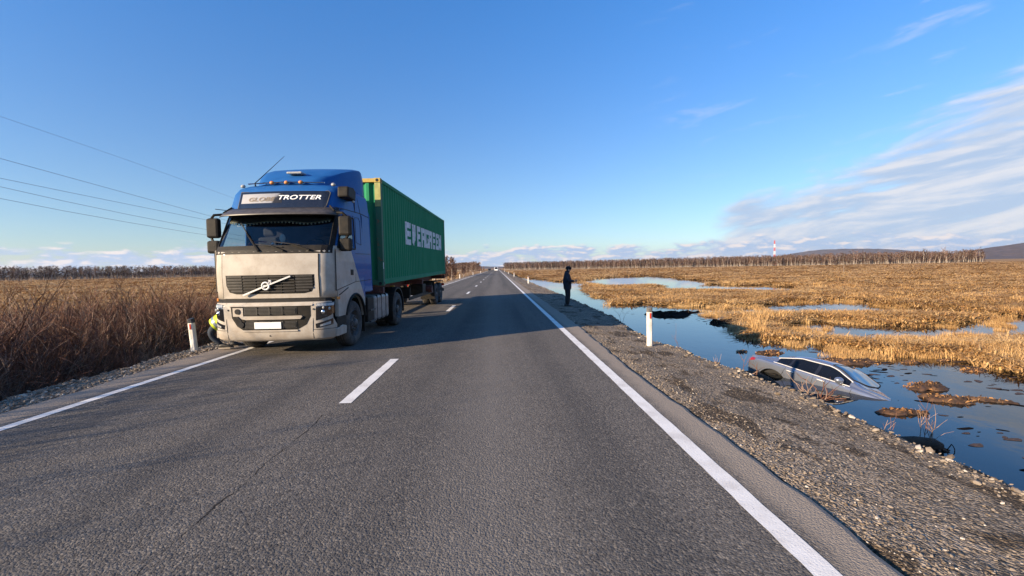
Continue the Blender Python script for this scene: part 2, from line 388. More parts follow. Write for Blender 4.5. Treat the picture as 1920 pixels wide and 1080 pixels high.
# ------------------------------------------------------------------ water
def mat_water():
    m = material('ditch_water', (0.012, 0.014, 0.012), rough=0.02, var=0.3, vscale=0.3); w, b = nodes_of(m)
    b.inputs['IOR'].default_value = 1.333; b.inputs['Specular IOR Level'].default_value = 0.5
    pos = w.n('ShaderNodeNewGeometry').outputs['Position']
    mp = w.n('ShaderNodeMapping', {'Vector': pos, 'Scale': (1.0, 0.55, 1.0)})
    h = w.m('ADD', w.noise(mp, 2.2, 3, 0.5), w.m('MULTIPLY', w.noise(mp, 9.0, 2, 0.5), 0.22))
    calm = w.ss(w.noise(pos, 0.22, 2, 0.5), 0.35, 0.7)
    bn = w.n('ShaderNodeBump', {'Strength': w.m('ADD', 0.02, w.m('MULTIPLY', calm, 0.06)), 'Distance': 0.05, 'Height': h})
    w.t.links.new(bn.outputs[0], b.inputs['Normal'])
    return m
wm = MB(); wm.add([(4.2, -14, WATER_Z), (240, -14, WATER_Z), (240, 460, WATER_Z), (4.2, 460, WATER_Z)], [(0, 1, 2, 3)])
struct(wm.build('water', mat_water()))

# ------------------------------------------------------------------ road
def mat_asphalt():
    m = material('asphalt', (0.07, 0.066, 0.062)); w, b = nodes_of(m)
    pos = w.n('ShaderNodeNewGeometry').outputs['Position']; s = w.n('ShaderNodeSeparateXYZ', {0: pos})
    x, y = s.outputs[0], s.outputs[1]
    v1 = w.n('ShaderNodeTexVoronoi', {'Vector': pos, 'Scale': 64.0}); v2 = w.n('ShaderNodeTexVoronoi', {'Vector': pos, 'Scale': 130.0})
    strk = w.noise(w.comb(w.m('MULTIPLY', x, 1.6), w.m('MULTIPLY', y, 0.05)), 1.0, 4, 0.55)
    blot = w.noise(pos, 0.7, 5, 0.6)
    c = w.mix(w.ss(strk, 0.35, 0.65), (0.135, 0.121, 0.106), (0.095, 0.087, 0.079))
    c = w.mix(w.m('MULTIPLY', w.ss(blot, 0.42, 0.68), 0.5), c, (0.15, 0.135, 0.12))
    sp1 = w.n('ShaderNodeSeparateColor', {0: v1.outputs['Color']}); sp2 = w.n('ShaderNodeSeparateColor', {0: v2.outputs['Color']})
    c = w.mix(w.m('MULTIPLY', w.ss(sp1.outputs[0], 0.62, 1.0), 0.42), c, (0.36, 0.31, 0.25))
    c = w.mix(w.m('MULTIPLY', w.ss(sp1.outputs[1], 0.55, 1.0), 0.6), c, (0.022, 0.021, 0.022))
    # dust off the shoulder on the outer strips, grey dust between the wheel tracks
    xe = w.m('ADD', x, w.m('MULTIPLY', w.m('SUBTRACT', w.noise(pos, 2.5, 4, 0.6), 0.5), 0.25))
    dust = w.m('MAXIMUM', w.ss(xe, 1.72, 1.98), w.ss(xe, -5.42, -5.8))
    c = w.mix(w.m('MULTIPLY', dust, 0.82), c, (0.34, 0.28, 0.22))
    mid = w.ss(w.m('ABSOLUTE', w.m('ADD', xe, 0.15)), 0.75, 0.0)
    c = w.mix(w.m('MULTIPLY', mid, 0.4), c, (0.20, 0.18, 0.158))
    trk = w.m('MAXIMUM', w.m('MAXIMUM', w.ss(w.m('ABSOLUTE', w.m('ADD', xe, 1.02)), 0.42, 0.05), w.ss(w.m('ABSOLUTE', w.m('ADD', xe, -0.78)), 0.42, 0.05)), w.m('MAXIMUM', w.ss(w.m('ABSOLUTE', w.m('ADD', xe, 2.85)), 0.42, 0.05), w.ss(w.m('ABSOLUTE', w.m('ADD', xe, 4.6)), 0.42, 0.05)))
    c = w.mix(w.m('MULTIPLY', trk, w.m('MULTIPLY', w.ss(strk, 0.25, 0.6), 0.34)), c, (0.062, 0.059, 0.057))
    # stones of the wearing course: some pale, some dark
    c = w.mix(w.m('MULTIPLY', w.ss(sp2.outputs[0], 0.6, 1.0), 0.35), c, (0.20, 0.18, 0.16))
    # the joint between two paving passes, opened into a crack here and there
    xc = w.m('ADD', w.m('ADD', x, 2.02), w.m('ADD', w.m('MULTIPLY', w.m('SUBTRACT', w.noise(w.comb(0.0, y), 1.2, 5, 0.7), 0.5), 0.16), w.m('MULTIPLY', w.m('SUBTRACT', w.noise(pos, 14, 3, 0.6), 0.5), 0.05)))
    wd = w.m('MULTIPLY', w.ss(w.noise(w.comb(3.0, y), 1.7, 3, 0.6), 0.36, 0.75), 0.016)
    crack = w.m('MULTIPLY', w.m('LESS_THAN', w.m('ABSOLUTE', xc), wd), w.m('LESS_THAN', y, 5.2))
    c = w.mix(w.m('MULTIPLY', crack, 0.85), c, (0.012, 0.011, 0.011))
    w.t.links.new(c, b.inputs['Base Color'])
    b.inputs['Roughness'].default_value = 0.9; b.inputs['Specular IOR Level'].default_value = 0.12
    h = w.m('ADD', w.m('MULTIPLY', v1.outputs['Distance'], -1.0), w.m('ADD', w.m('MULTIPLY', v2.outputs['Distance'], -0.5), w.m('MULTIPLY', crack, -1.5)))
    bn = w.n('ShaderNodeBump', {'Strength': 0.5, 'Distance': 0.010, 'Height': h}); w.t.links.new(bn.outputs[0], b.inputs['Normal'])
    return m
yr = ladder([(-14, 40, 0.12), (40, 120, 1.5)], 1600, 1.08)
xe_r = 2.15 + 0.05 * vnoise(yr * 1.1, yr * 0 + 4) + 0.05 * vnoise(yr * 3.3, yr * 0 + 14) + 0.14 * sstep(yr, 7, 14)
xe_l = -6.05 - 0.10 * sstep(yr, 5, 9) + 0.06 * vnoise(yr * 1.0, yr * 0 + 54) + 0.05 * vnoise(yr * 3.1, yr * 0 + 41)
rv = [[(a - 0.03, y, -0.14), (a, y, -0.012), (a + 0.05, y, 0.0), (-2, y, 0.0), (b_ - 0.04, y, 0.0), (b_, y, -0.012), (b_ + 0.02, y, -0.14)] for y, a, b_ in zip(yr, xe_l, xe_r)]
road = struct(MB().grid(rv).build('road', mat_asphalt()))
def mat_paint():
    m = material('worn_road_paint', (0.78, 0.75, 0.70), rough=0.7); w, b = nodes_of(m)
    pos = w.n('ShaderNodeNewGeometry').outputs['Position']
    n = w.noise(pos, 45, 5, 0.7); n2 = w.noise(pos, 3, 4, 0.6)
    c = w.mix(w.ss(n2, 0.4, 0.75), (0.80, 0.77, 0.72), (0.62, 0.58, 0.53))
    c = w.mix(w.m('MULTIPLY', w.ss(n, 0.60, 0.72), 0.8), c, (0.16, 0.145, 0.13))
    w.t.links.new(c, b.inputs['Base Color'])
    bn = w.n('ShaderNodeBump', {'Strength': 0.5, 'Distance': 0.006, 'Height': w.noise(pos, 70, 3, 0.6)}); w.t.links.new(bn.outputs[0], b.inputs['Normal'])
    return m
PAINT = mat_paint()
def strip(name, x, wd, y0, y1, step=0.15, wob=0.004):
    yy = np.arange(y0, min(y1, 45), step).tolist() + ([y1] if y1 <= 45 else np.linspace(max(y0, 45), y1, 60).tolist())
    rows = [[(x - wd / 2 + random.uniform(-wob, wob), y, 0.004), (x + wd / 2 + random.uniform(-wob, wob), y, 0.004)] for y in yy]
    return MB().grid(rows).build(name, PAINT, road)
strip('edge_line', 1.71, 0.15, -14, 900); strip('edge_line', -5.42, 0.13, -14, 900)
for k in range(26):
    y0 = 5.62 + 12.05 * k
    strip('lane_dash', -1.93 - 0.08 * min(1, k / 2), 0.155, y0, y0 + 2.75, 0.12)

# ------------------------------------------------------------------ hills on the horizon
def hill(name, bumps, x0, x1, y0, y1, col, seed):
    n, mrow = 120, 26
    P = []
    for i in range(n + 1):
        x = x0 + (x1 - x0) * i / n; row = []
        for j in range(mrow + 1):
            t = j / mrow; y = y0 + (y1 - y0) * t
            h = sum(a * math.exp(-((x - c) / s) ** 2) for a, c, s in bumps) * math.sin(math.pi * min(1, t * 1.0)) ** 1.2
            h += (4.0 * float(fbm(x * 0.02 + seed, y * 0.01, 4)) + 2.5 * random.uniform(-1, 1)) * min(1, h / 30)
            row.append((x, y, h - 3))
        P.append(row)
    m = material(name + '_forest', col, rough=0.95, var=0.45, vscale=0.02, spec=0.1, vec='Object')
    return struct(MB().grid(P).build(name, m, smooth=False))
hill('hill', [(150, 4560, 800), (120, 5900, 900), (18, 2900, 300)], 1900, 6900, 2500, 4300, (0.105, 0.072, 0.062), 3)
hill('hill', [(120, 3950, 560), (118, 4700, 640), (84, 2980, 420), (64, 1930, 560), (60, 900, 500), (70, 5600, 900)], 200, 7600, 4700, 6400, (0.12, 0.095, 0.09), 8)
hill('hill', [(60, -3500, 900), (45, -2000, 700), (38, -600, 900)], -6500, 700, 4700, 6400, (0.11, 0.085, 0.08), 5)

# ------------------------------------------------------------------ plants
TWIG = material('twig_bark', (0.175, 0.086, 0.058), rough=0.85, var=0.5, vscale=9, spec=0.2)
TWIG2 = material('pale_twig_bark', (0.34, 0.23, 0.17), rough=0.85, var=0.4, vscale=9, spec=0.2)
BIRCH = material('birch_bark', (0.44, 0.38, 0.32), rough=0.8, var=0.55, vscale=2.0, col2=(0.20, 0.155, 0.12))
CROWN = material('bare_twigs_far', (0.19, 0.115, 0.085), rough=0.9, var=0.4, vscale=1.2, spec=0.1)
CROWN2 = material('bare_twigs_dark', (0.11, 0.068, 0.05), rough=0.9, var=0.4, vscale=1.2, spec=0.1)

def branch(mb, p, d, ln, r, lvl, rs, n=3, wig=0.28, kids=4, up=0.25, thin=0.0018):
    p = Vector(p); d = Vector(d).normalized(); seg = 4 if lvl > 0 else 3
    pts = [p.copy()]; rad = [r]
    for i in range(seg):
        d = (d + Vector((rs.uniform(-wig, wig), rs.uniform(-wig, wig), rs.uniform(-wig, wig) * 0.7 + up * 0.3))).normalized()
        p = p + d * (ln / seg); pts.append(p.copy()); rad.append(max(thin, r * (1 - 0.75 * (i + 1) / seg)))
    mb.tube(pts, rad, n, cap=False)
    if lvl > 0:
        for k in range(kids):
            t = rs.uniform(0.25, 1.0); i = min(int(t * seg), seg - 1); q = pts[i].lerp(pts[i + 1], t * seg - i)
            dd = (pts[i + 1] - pts[i]).normalized(); a = dd.orthogonal().normalized(); a.rotate(Matrix.Rotation(rs.uniform(0, 6.28), 3, dd))
            branch(mb, q, dd * 0.75 + a * rs.uniform(0.4, 0.9) + Vector((0, 0, up)), ln * rs.uniform(0.4, 0.68), max(thin, r * 0.5), lvl - 1, rs, n, wig, max(2, kids - 1), up, thin)

def shrub_mesh(seed, h, stems, mats, spread=0.55, lvl=2, kids=4, r=0.011, wig=0.36):
    rs = random.Random(seed); mb = MB()
    for k in range(stems):
        mb.cur = 1 if rs.random() < 0.3 else 0
        a = rs.uniform(0, 6.28); sp = rs.uniform(0.05, spread)
        branch(mb, (math.cos(a) * 0.25 * rs.random(), math.sin(a) * 0.25 * rs.random(), -0.1), (math.cos(a) * sp, math.sin(a) * sp, 1), h * rs.uniform(0.6, 1.0), r * rs.uniform(0.7, 1.3), lvl, rs, 3, wig, kids, 0.14)
    me = bpy.data.meshes.new('shrub'); me.from_pydata(mb.v, [], mb.f)
    for m in mats: me.materials.append(m)
    me.polygons.foreach_set('material_index', mb.mi)
    return me
SHRUBS = [shrub_mesh(100 + k, 1.0, 7, (TWIG, TWIG2), 0.95, 2, 5, 0.013) for k in range(6)]

def blade_clump(seed, n, h, spread, wd, mats, lean=0.5):
    rs = random.Random(seed); mb = MB()
    for k in range(n):
        mb.cur = rs.choice((0, 0, 1, 2)); a = rs.uniform(0, 6.28); q = spread * math.sqrt(rs.random()); b = rs.uniform(0, 6.28)
        x, y = q * math.cos(a), q * math.sin(a); hh = h * rs.uniform(0.45, 1.0); l = hh * rs.uniform(0.05, lean); w = wd * rs.uniform(0.6, 1.2)
        c, s = math.cos(b), math.sin(b); tx, ty = -s * w / 2, c * w / 2
        kink = rs.random() < 0.25
        p1 = (x + c * l * 0.25, y + s * l * 0.25, hh * 0.55); p2 = (x + c * l, y + s * l, hh * (0.55 if kink else 0.97))
        mb.add([(x - tx, y - ty, -0.05), (x + tx, y + ty, -0.05), (p1[0] + tx, p1[1] + ty, p1[2]), (p1[0] - tx, p1[1] - ty, p1[2]), p2], [(0, 1, 2, 3), (3, 2, 4)])
    me = bpy.data.meshes.new('blades'); me.from_pydata(mb.v, [], mb.f)
    for m in mats: me.materials.append(m)
    me.polygons.foreach_set('material_index', mb.mi)
    return me
def mat_straw(name, a, b_):
    m = material(name, a, rough=0.8, spec=0.15); w, b = nodes_of(m)
    oi = w.n('ShaderNodeObjectInfo'); pos = w.n('ShaderNodeNewGeometry').outputs['Position']
    big = w.noise(w.n('ShaderNodeMapping', {'Vector': pos, 'Scale': (0.045, 0.10, 0.0)}), 1.0, 4, 0.6)
    f = w.m('ADD', w.m('MULTIPLY', w.noise(pos, 0.12, 3, 0.6), 0.9), w.m('MULTIPLY', w.m('SUBTRACT', oi.outputs['Random'], 0.5), 0.5))
    c = w.mix(w.ss(f, 0.2, 0.75), a, b_)
    c = w.mix(w.m('MULTIPLY', w.ss(big, 0.52, 0.66), 0.5), c, tuple(v * 0.55 for v in b_)); c = w.mix(w.m('MULTIPLY', w.ss(big, 0.50, 0.36), 0.6), c, (0.62, 0.42, 0.20))
    w.t.links.new(c, b.inputs['Base Color'])
    return m
STRAW = [mat_straw('straw_gold', (0.54, 0.335, 0.145), (0.42, 0.24, 0.095)), mat_straw('straw_pale', (0.60, 0.395, 0.175), (0.48, 0.29, 0.115)), mat_straw('straw_brown', (0.32, 0.175, 0.075), (0.24, 0.12, 0.05))]
REED = [blade_clump(1 + k, 42, 1.0, 0.42, 0.022, STRAW, 0.45) for k in range(3)]
TUFT = [blade_clump(11 + k, 60, 1.0, 0.95, 0.05, STRAW, 1.1) for k in range(3)]

def sample_fan(n, y0, y1, a0, a1, rng):
    """points spread evenly over bearing and log distance"""
    d = np.exp(rng.uniform(math.log(y0), math.log(y1), n)); t = np.tan(rng.uniform(a0, a1, n))
    return t * d, d
def scatter_grass(name, label, n, y0, y1, a0, a1, keep, hgt, protos, rng, wide):
    x, y = sample_fan(n, y0, y1, a0, a1, rng)
    k = keep(x, y); x, y = x[k], y[k]; z = terrain_z(x, y); z = np.where(x > 4, np.maximum(z, WATER_Z - 0.04), z)
    s = hgt(x, y) * rng.uniform(0.65, 1.2, len(x)); ww = wide(x, y)
    rots = np.stack([rng.uniform(-.08, .08, len(x)), rng.uniform(-.08, .08, len(x)), rng.uniform(0, 6.28, len(x))], 1)
    return scatter(name, label, 'dry grass', np.stack([x, y, z], 1), rots, np.stack([ww, ww, s], 1), rng.integers(0, len(protos), len(x)), protos)
rg = np.random.default_rng(21)
# tall pale reeds along the near shores of the marsh
def near_keep(x, y):
    s = land_sd(x, y); p = np.exp(-np.clip(s - 0.15, 0, 50) / (1.2 + 0.06 * y)); big = fbm(x * 0.2 + 7, y * 0.2, 3)
    return (s > 0.1 - 0.9 * (rg.random(len(x)) < 0.10)) & (rg.random(len(x)) < 0.2 + 0.8 * p) & (big > -0.30)
scatter_grass('reed_bed', 'tall pale golden reeds fringing the flooded ditch and pools', 20000, 10, 130, R(4), R(66), near_keep,
              lambda x, y: (0.44 + 0.28 * fbm(x * 0.3, y * 0.3, 2)) * (0.85 + 0.0025 * y), REED, rg, lambda x, y: 0.55 + 0.012 * y)
def tuss_keep(x, y):
    s = land_sd(x, y); m = fbm(x * 0.9 + 50, y * 0.7, 3)
    return (s < 0.1) & (s > -2.6) & (m > 0.16) & (x > 10.5 + y * 0.10) & (y > 15.5)
scatter_grass('water_tussocks', 'scattered straw tussocks standing in the shallow pools', 9000, 15, 60, R(20), R(50), tuss_keep, lambda x, y: 0.30 + 0 * x, REED, rg, lambda x, y: 0.45 + 0.006 * y)
# lower brown sedge over the rest of the marsh
scatter_grass('marsh_grass', 'low matted golden brown marsh grass right of the ditch', 34000, 11, 420, R(2), R(68), lambda x, y: (land_sd(x, y) > 0.25) & (x > 8),
              lambda x, y: (0.25 + 0.16 * fbm(x * 0.12, y * 0.12, 3)) * np.clip(1 + (y - 60) * 0.003, 0.7, 1.8), TUFT, rg, lambda x, y: 0.7 + 0.02 * y)
scatter_grass('field_grass', 'low dry golden grass on the field left of the road', 12000, 18, 330, R(-68), R(-6), lambda x, y: (x < -15),
              lambda x, y: 0.35 * np.clip(1 + (y - 40) * 0.004, 0.8, 2.0), TUFT, rg, lambda x, y: 0.8 + 0.022 * y)

# thicket of bare shrubs below the left shoulder
def thicket():
    rng = np.random.default_rng(5); n = 3600
    y = np.concatenate([rng.uniform(-9, 24, int(n * 0.74)), 24 + 30 * rng.random(n - int(n * 0.74))]); t = rng.random(len(y))
    x = crest_l(y) - 0.35 - t * (4.6 + np.clip(y, 0, 40) * 0.20)
    keep = (fbm(x * 0.35 + 3, y * 0.35 + 8, 3) > -0.45)
    x, y, t = x[keep], y[keep], t[keep]
    z = terrain_z(x, y)
    top = 1.06 + 0.50 * fbm(x * 0.6, y * 0.6, 3) - 0.032 * np.clip(y + 2, 0, 60)
    h = np.clip((top - z) * rng.uniform(0.45, 1.05, len(x)), 0.35, 3.0); h = h * np.clip((crest_l(y) - x) / 2.0, 0.30, 1)
    rots = np.stack([rng.uniform(-.15, .15, len(x)), rng.uniform(-.15, .15, len(x)), rng.uniform(0, 6.28, len(x))], 1)
    scatter('shrub_thicket', 'dense brown thicket of bare shrubs below the left shoulder', 'thicket', np.stack([x, y, z], 1), rots, np.stack([h * .85, h * .85, h], 1), rng.integers(0, 6, len(x)), SHRUBS)
thicket()
# single shrubs and saplings that stand out of the thicket
def single(name, label, cat, x, y, h, seed, stems, spread, r=0.022, group=None, kids=5):
    o = link(name, shrub_mesh(seed, h, stems, (TWIG, TWIG2), spread, 2, kids, r)); o.location = (x, y, float(terrain_z(x, y)))
    return tag(o, label, cat, group)
single('bare_sapling', 'tall forked bare sapling at the far left end of the thicket', 'sapling', -10.1, 9.4, 2.7, 301, 2, 0.3, 0.035)
single('bare_sapling', 'slim dark leafless sapling rising above the thicket against the golden field', 'sapling', -22.5, 28.0, 3.0, 302, 1, 0.1, 0.03)
single('bare_shrub', 'spreading pale twigged shrub at the left frame edge above the gravel', 'shrub', -8.7, 7.6, 2.0, 303, 6, 0.7, 0.02)
single('bare_shrub', 'bare shrub with pale upright stems in the middle of the thicket', 'shrub', -9.3, 11.6, 2.2, 304, 5, 0.35, 0.02)
for x, y, h, sd in ((-11.5, 1.6, 3.3, 311), (-12.4, 3.2, 3.2, 312), (-11.2, -0.4, 3.0, 313), (-13.0, 0.4, 3.9, 314), (-12.2, 5.0, 3.0, 315), (-10.6, -2.4, 2.8, 316), (-10.2, 0.8, 3.0, 317), (-12.0, -1.8, 3.6, 318), (-9.8, 2.2, 2.6, 319), (-13.6, 2.2, 4.0, 320)):
    single('bare_shrub', 'tall bare shrub just outside the left frame edge, shading the road', 'shrub', x, y, h, sd, 13, 0.45, 0.034, 'tall shrubs left of the frame', 7)

# trees: bare birches
def tree_mesh(seed, h, full, parts=False):
    rs = random.Random(seed); tr = MB(); cr = MB()
    pts = [Vector((0, 0, -0.5))]; d = Vector((rs.uniform(-.05, .05), rs.uniform(-.05, .05), 1))
    for i in range(6):
        d = (d + Vector((rs.uniform(-.07, .07), rs.uniform(-.07, .07), 0))).normalized(); pts.append(pts[-1] + d * h / 6)
    r0 = h * 0.012 + 0.03
    tr.tube(pts, [r0 * (1 - 0.85 * i / 6) for i in range(7)], 5, cap=False)
    for k in range(full):
        t = rs.uniform(0.22, 0.98); i = min(int(t * 6), 5); q = pts[i].lerp(pts[i + 1], t * 6 - i); a = rs.uniform(0, 6.28); L = h * rs.uniform(0.10, 0.26) * (1.15 - 0.6 * t)
        d = Vector((math.cos(a), math.sin(a), rs.uniform(0.5, 1.5))).normalized(); e = q + d * L
        cr.tube([q, q.lerp(e, .5) + Vector((0, 0, -.03 * L)), e], [0.035, 0.022, 0.01], 3, cap=False)
        for j in range(9):
            b = q.lerp(e, rs.uniform(0.25, 1.0)); dd = (d + Vector((rs.uniform(-.8, .8), rs.uniform(-.8, .8), rs.uniform(-.5, .7)))).normalized() * L * rs.uniform(0.35, 0.75)
            s = dd.orthogonal().normalized() * 0.06
            cr.add([b - s, b + s, b + dd], [(0, 1, 2)])
    return tr, cr
def merged(tr, cr, mats, name):
    mb = MB(); mb.add(tr.v, tr.f); mb.cur = 1; mb.add(cr.v, cr.f)
    me = bpy.data.meshes.new(name); me.from_pydata(mb.v, [], mb.f)
    for m in mats: me.materials.append(m)
    me.polygons.foreach_set('material_index', mb.mi); return me
FAR = [merged(*tree_mesh(400 + k, 12.0, 26), (BIRCH, CROWN if k % 2 else CROWN2), 'bare_tree') for k in range(6)]
rt = random.Random(9)
def far_tree(x, y, h, label, group):
    o = link('bare_tree', FAR[rt.randrange(6)]); s = h / 12.0 * rt.uniform(0.62, 1.14)
    o.location = (x, y, float(terrain_z(x, y)) - 0.1); o.scale = (s * rt.uniform(.95, 1.5), s * rt.uniform(.95, 1.5), s); o.rotation_euler = (0, 0, rt.uniform(0, 6.28)); tag(o, label, 'tree', group)
line_r = [(505, 455), (420, 500), (300, 590), (143, 730), (40, 800), (14, 830)]
line_l = [(-430, 300), (-372, 338), (-335, 400), (-290, 470), (-180, 560), (-60, 640), (-22, 520)]
def along(line, n):
    seg = [math.dist(line[i], line[i + 1]) for i in range(len(line) - 1)]; tot = sum(seg); out = []
    for k in range(n):
        s = tot * (k + rt.uniform(0.1, 0.9)) / n; i = 0
        while s > seg[i] and i < len(seg) - 1: s -= seg[i]; i += 1
        t = s / seg[i]; out.append((line[i][0] + (line[i + 1][0] - line[i][0]) * t, line[i][1] + (line[i + 1][1] - line[i][1]) * t))
    return out
for x, y in along(line_r, 165): far_tree(x + rt.gauss(0, 5), y + rt.gauss(0, 8), 15.5 if x > 400 else (13.5 if x > 200 else 11.5), 'bare pale trunked birch in the treeline beyond the marsh', 'birches of the treeline beyond the marsh')
for x, y in along(line_l, 105): far_tree(x + rt.gauss(0, 6), y + rt.gauss(0, 6), 10, 'bare brown tree in the treeline beyond the left field', 'trees of the treeline beyond the left field')
def forest(name, label, line, n, depth, h):
    rng = np.random.default_rng(len(label)); P = np.array(along(line, n)); b = rng.random(n)
    c = np.array(line).mean(0); dirn = P / np.linalg.norm(P, axis=1)[:, None]
    P = P + dirn * (1 + depth * b ** 1.5)[:, None] + rng.normal(0, 2, P.shape)
    s = h / 12 * np.where(rng.random(n) < 0.45, rng.uniform(0.25, 0.5, n), rng.uniform(0.75, 1.15, n))
    scatter(name, label, 'forest', np.stack([P[:, 0], P[:, 1], terrain_z(P[:, 0], P[:, 1]) - 0.1], 1), np.stack([0 * b, 0 * b, rng.uniform(0, 6.28, n)], 1), np.stack([s * 1.3, s * 1.3, s], 1), rng.integers(0, 6, n), FAR)
forest('far_wood', 'brown leafless wood massed behind the birches beyond the marsh', line_r, 5200, 70, 12.5)
forest('far_wood', 'brown leafless wood massed behind the left field', line_l, 3600, 60, 10.5)
# birches beside the road beyond the truck
BT = [tree_mesh(500 + k, 7.0, 46) for k in range(4)]
BTM = [(t.mesh('trunk', BIRCH, True), c.mesh('crown', CROWN)) for t, c in BT]
def birch(x, y, h, label, group):
    o = empty('birch_tree', (x, y, float(terrain_z(x, y)) - 0.1), rt.uniform(0, 6.28), label, 'tree', group); s = h / 7; o.scale = (s, s, s)
    t, c = BTM[rt.randrange(4)]; link('trunk', t, o); link('crown', c, o)
for k in range(26):
    t = k / 25; y = 104 + 20 * t + rt.uniform(-2, 2); birch(-10.2 - 5.5 * rt.random() - 1.5 * t, y, rt.uniform(5.2, 7.2), 'white trunked bare birch clumped by the road behind the container', 'birches beside the road behind the container')
for k in range(30):
    y = 130 + 12 * k + rt.uniform(-4, 4); birch(-13 - 7 * rt.random(), y, rt.uniform(4.2, 6.0), 'small bare birch in the row running off along the left of the road', 'small birches along the left of the road')

# ------------------------------------------------------------------ loose stones
def stone_mesh(seed, mat):
    rs = random.Random(seed); bm = bmesh.new(); bmesh.ops.create_icosphere(bm, subdivisions=1, radius=0.5)
    for v in bm.verts: v.co *= rs.uniform(0.7, 1.15); v.co.z *= 0.62; v.co.x *= 1.25
    me = bpy.data.meshes.new('stone'); bm.to_mesh(me); bm.free(); me.materials.append(mat); return me
def mat_stone():
    m = material('road_gravel', (0.25, 0.22, 0.18), rough=0.95, spec=0.1); w, b = nodes_of(m); oi = w.n('ShaderNodeObjectInfo')
    c = w.mix(w.ss(oi.outputs['Random'], 0.0, 0.8), (0.14, 0.108, 0.08), (0.29, 0.235, 0.18)); c = w.mix(w.ss(oi.outputs['Random'], 0.90, 1.0), c, (0.56, 0.50, 0.42))
    w.t.links.new(c, b.inputs['Base Color']); return m
SM = mat_stone(); STONES = [stone_mesh(k, SM) for k in range(6)]
def gravel_field(name, label, n, xf, y0, y1, smin, smax, rng, power=2.2):
    y = y0 * (y1 / y0) ** rng.random(n); x = xf(y, rng)
    z = terrain_z(x, y); s = smin + (smax - smin) * rng.random(n) ** power * np.clip(0.7 + y * 0.02, 0.7, 1.6)
    return scatter(name, label, 'gravel', np.stack([x, y, z + s * 0.12], 1), rng.uniform(0, 6.28, (n, 3)) * np.array([.08, .08, 1]), s, rng.integers(0, 6, n), STONES)
rq = np.random.default_rng(3)
def xr_(y, rng):
    e = 2.18 + 0.14 * sstep(y, 7, 14); c = crest_r(y); u = rng.random(len(y)); k = rng.random(len(y))
    base = np.where(k < 0.42, e + np.abs(rng.normal(0, 0.32, len(y))), np.where(k < 0.58, c - np.abs(rng.normal(-0.1, 0.22, len(y))), e + (c + 0.5 - e) * u))
    return base
gravel_field('gravel', 'grey gravel strewn over the right shoulder', 11000, xr_, 1.6, 60, 0.008, 0.034, rq, 3.2)
gravel_field('gravel', 'larger pale stones along the right bank edge', 2600, lambda y, r: crest_r(y) + r.normal(0.12, 0.18, len(y)), 2.5, 70, 0.02, 0.09, rq, 3)
gravel_field('gravel', 'dark gravel strewn over the left shoulder', 12000, lambda y, r: np.where(r.random(len(y)) < 0.4, -6.15 - np.abs(r.normal(0, .25, len(y))), crest_l(y) + 1.3 * r.random(len(y)) - 0.2), 4.0, 60, 0.015, 0.075, rq)

# ------------------------------------------------------------------ truck
BLACK = material('black_plastic', (0.010, 0.0095, 0.009), rough=0.6, var=0.3, vscale=8, col2=(0.022, 0.018, 0.014), spec=0.2)
SLAT = material('grille_grey', (0.034, 0.030, 0.026), rough=0.6, var=0.4, vscale=12)
DARK = material('dark_void', (0.008, 0.008, 0.009), rough=0.8)
RUBBER = material('tyre_rubber', (0.028, 0.027, 0.027), rough=0.85, var=0.3, vscale=7, col2=(0.085, 0.075, 0.065), bump=0.3, bscale=40)
STEEL = material('dusty_steel', (0.11, 0.105, 0.10), rough=0.6, metal=0.3, var=0.5, vscale=9)
CHROME = material('chrome_trim', (0.75, 0.75, 0.76), rough=0.18, metal=1.0, var=0.1)
SILVER = material('silver_badge', (0.70, 0.69, 0.67), rough=0.4, metal=0.2, var=0.1)
WHITE = material('white_plate', (0.82, 0.82, 0.80), rough=0.5, var=0.06)
AMBER = material('amber_lens', (0.65, 0.25, 0.06), rough=0.25)
LENS = material('pale_lamp_lens', (0.42, 0.42, 0.40), rough=0.12, var=0.35, vscale=30, coat=0.6)
GLOSS = material('black_lamp_glass', (0.016, 0.016, 0.018), rough=0.12, var=0.2, coat=0.8)
GLASS = glass_sheet('window_glass', (0.62, 0.68, 0.72), 1.0)
MIRRORG = material('mirror_glass', (0.8, 0.84, 0.88), rough=0.03, metal=1.0, var=0.02)
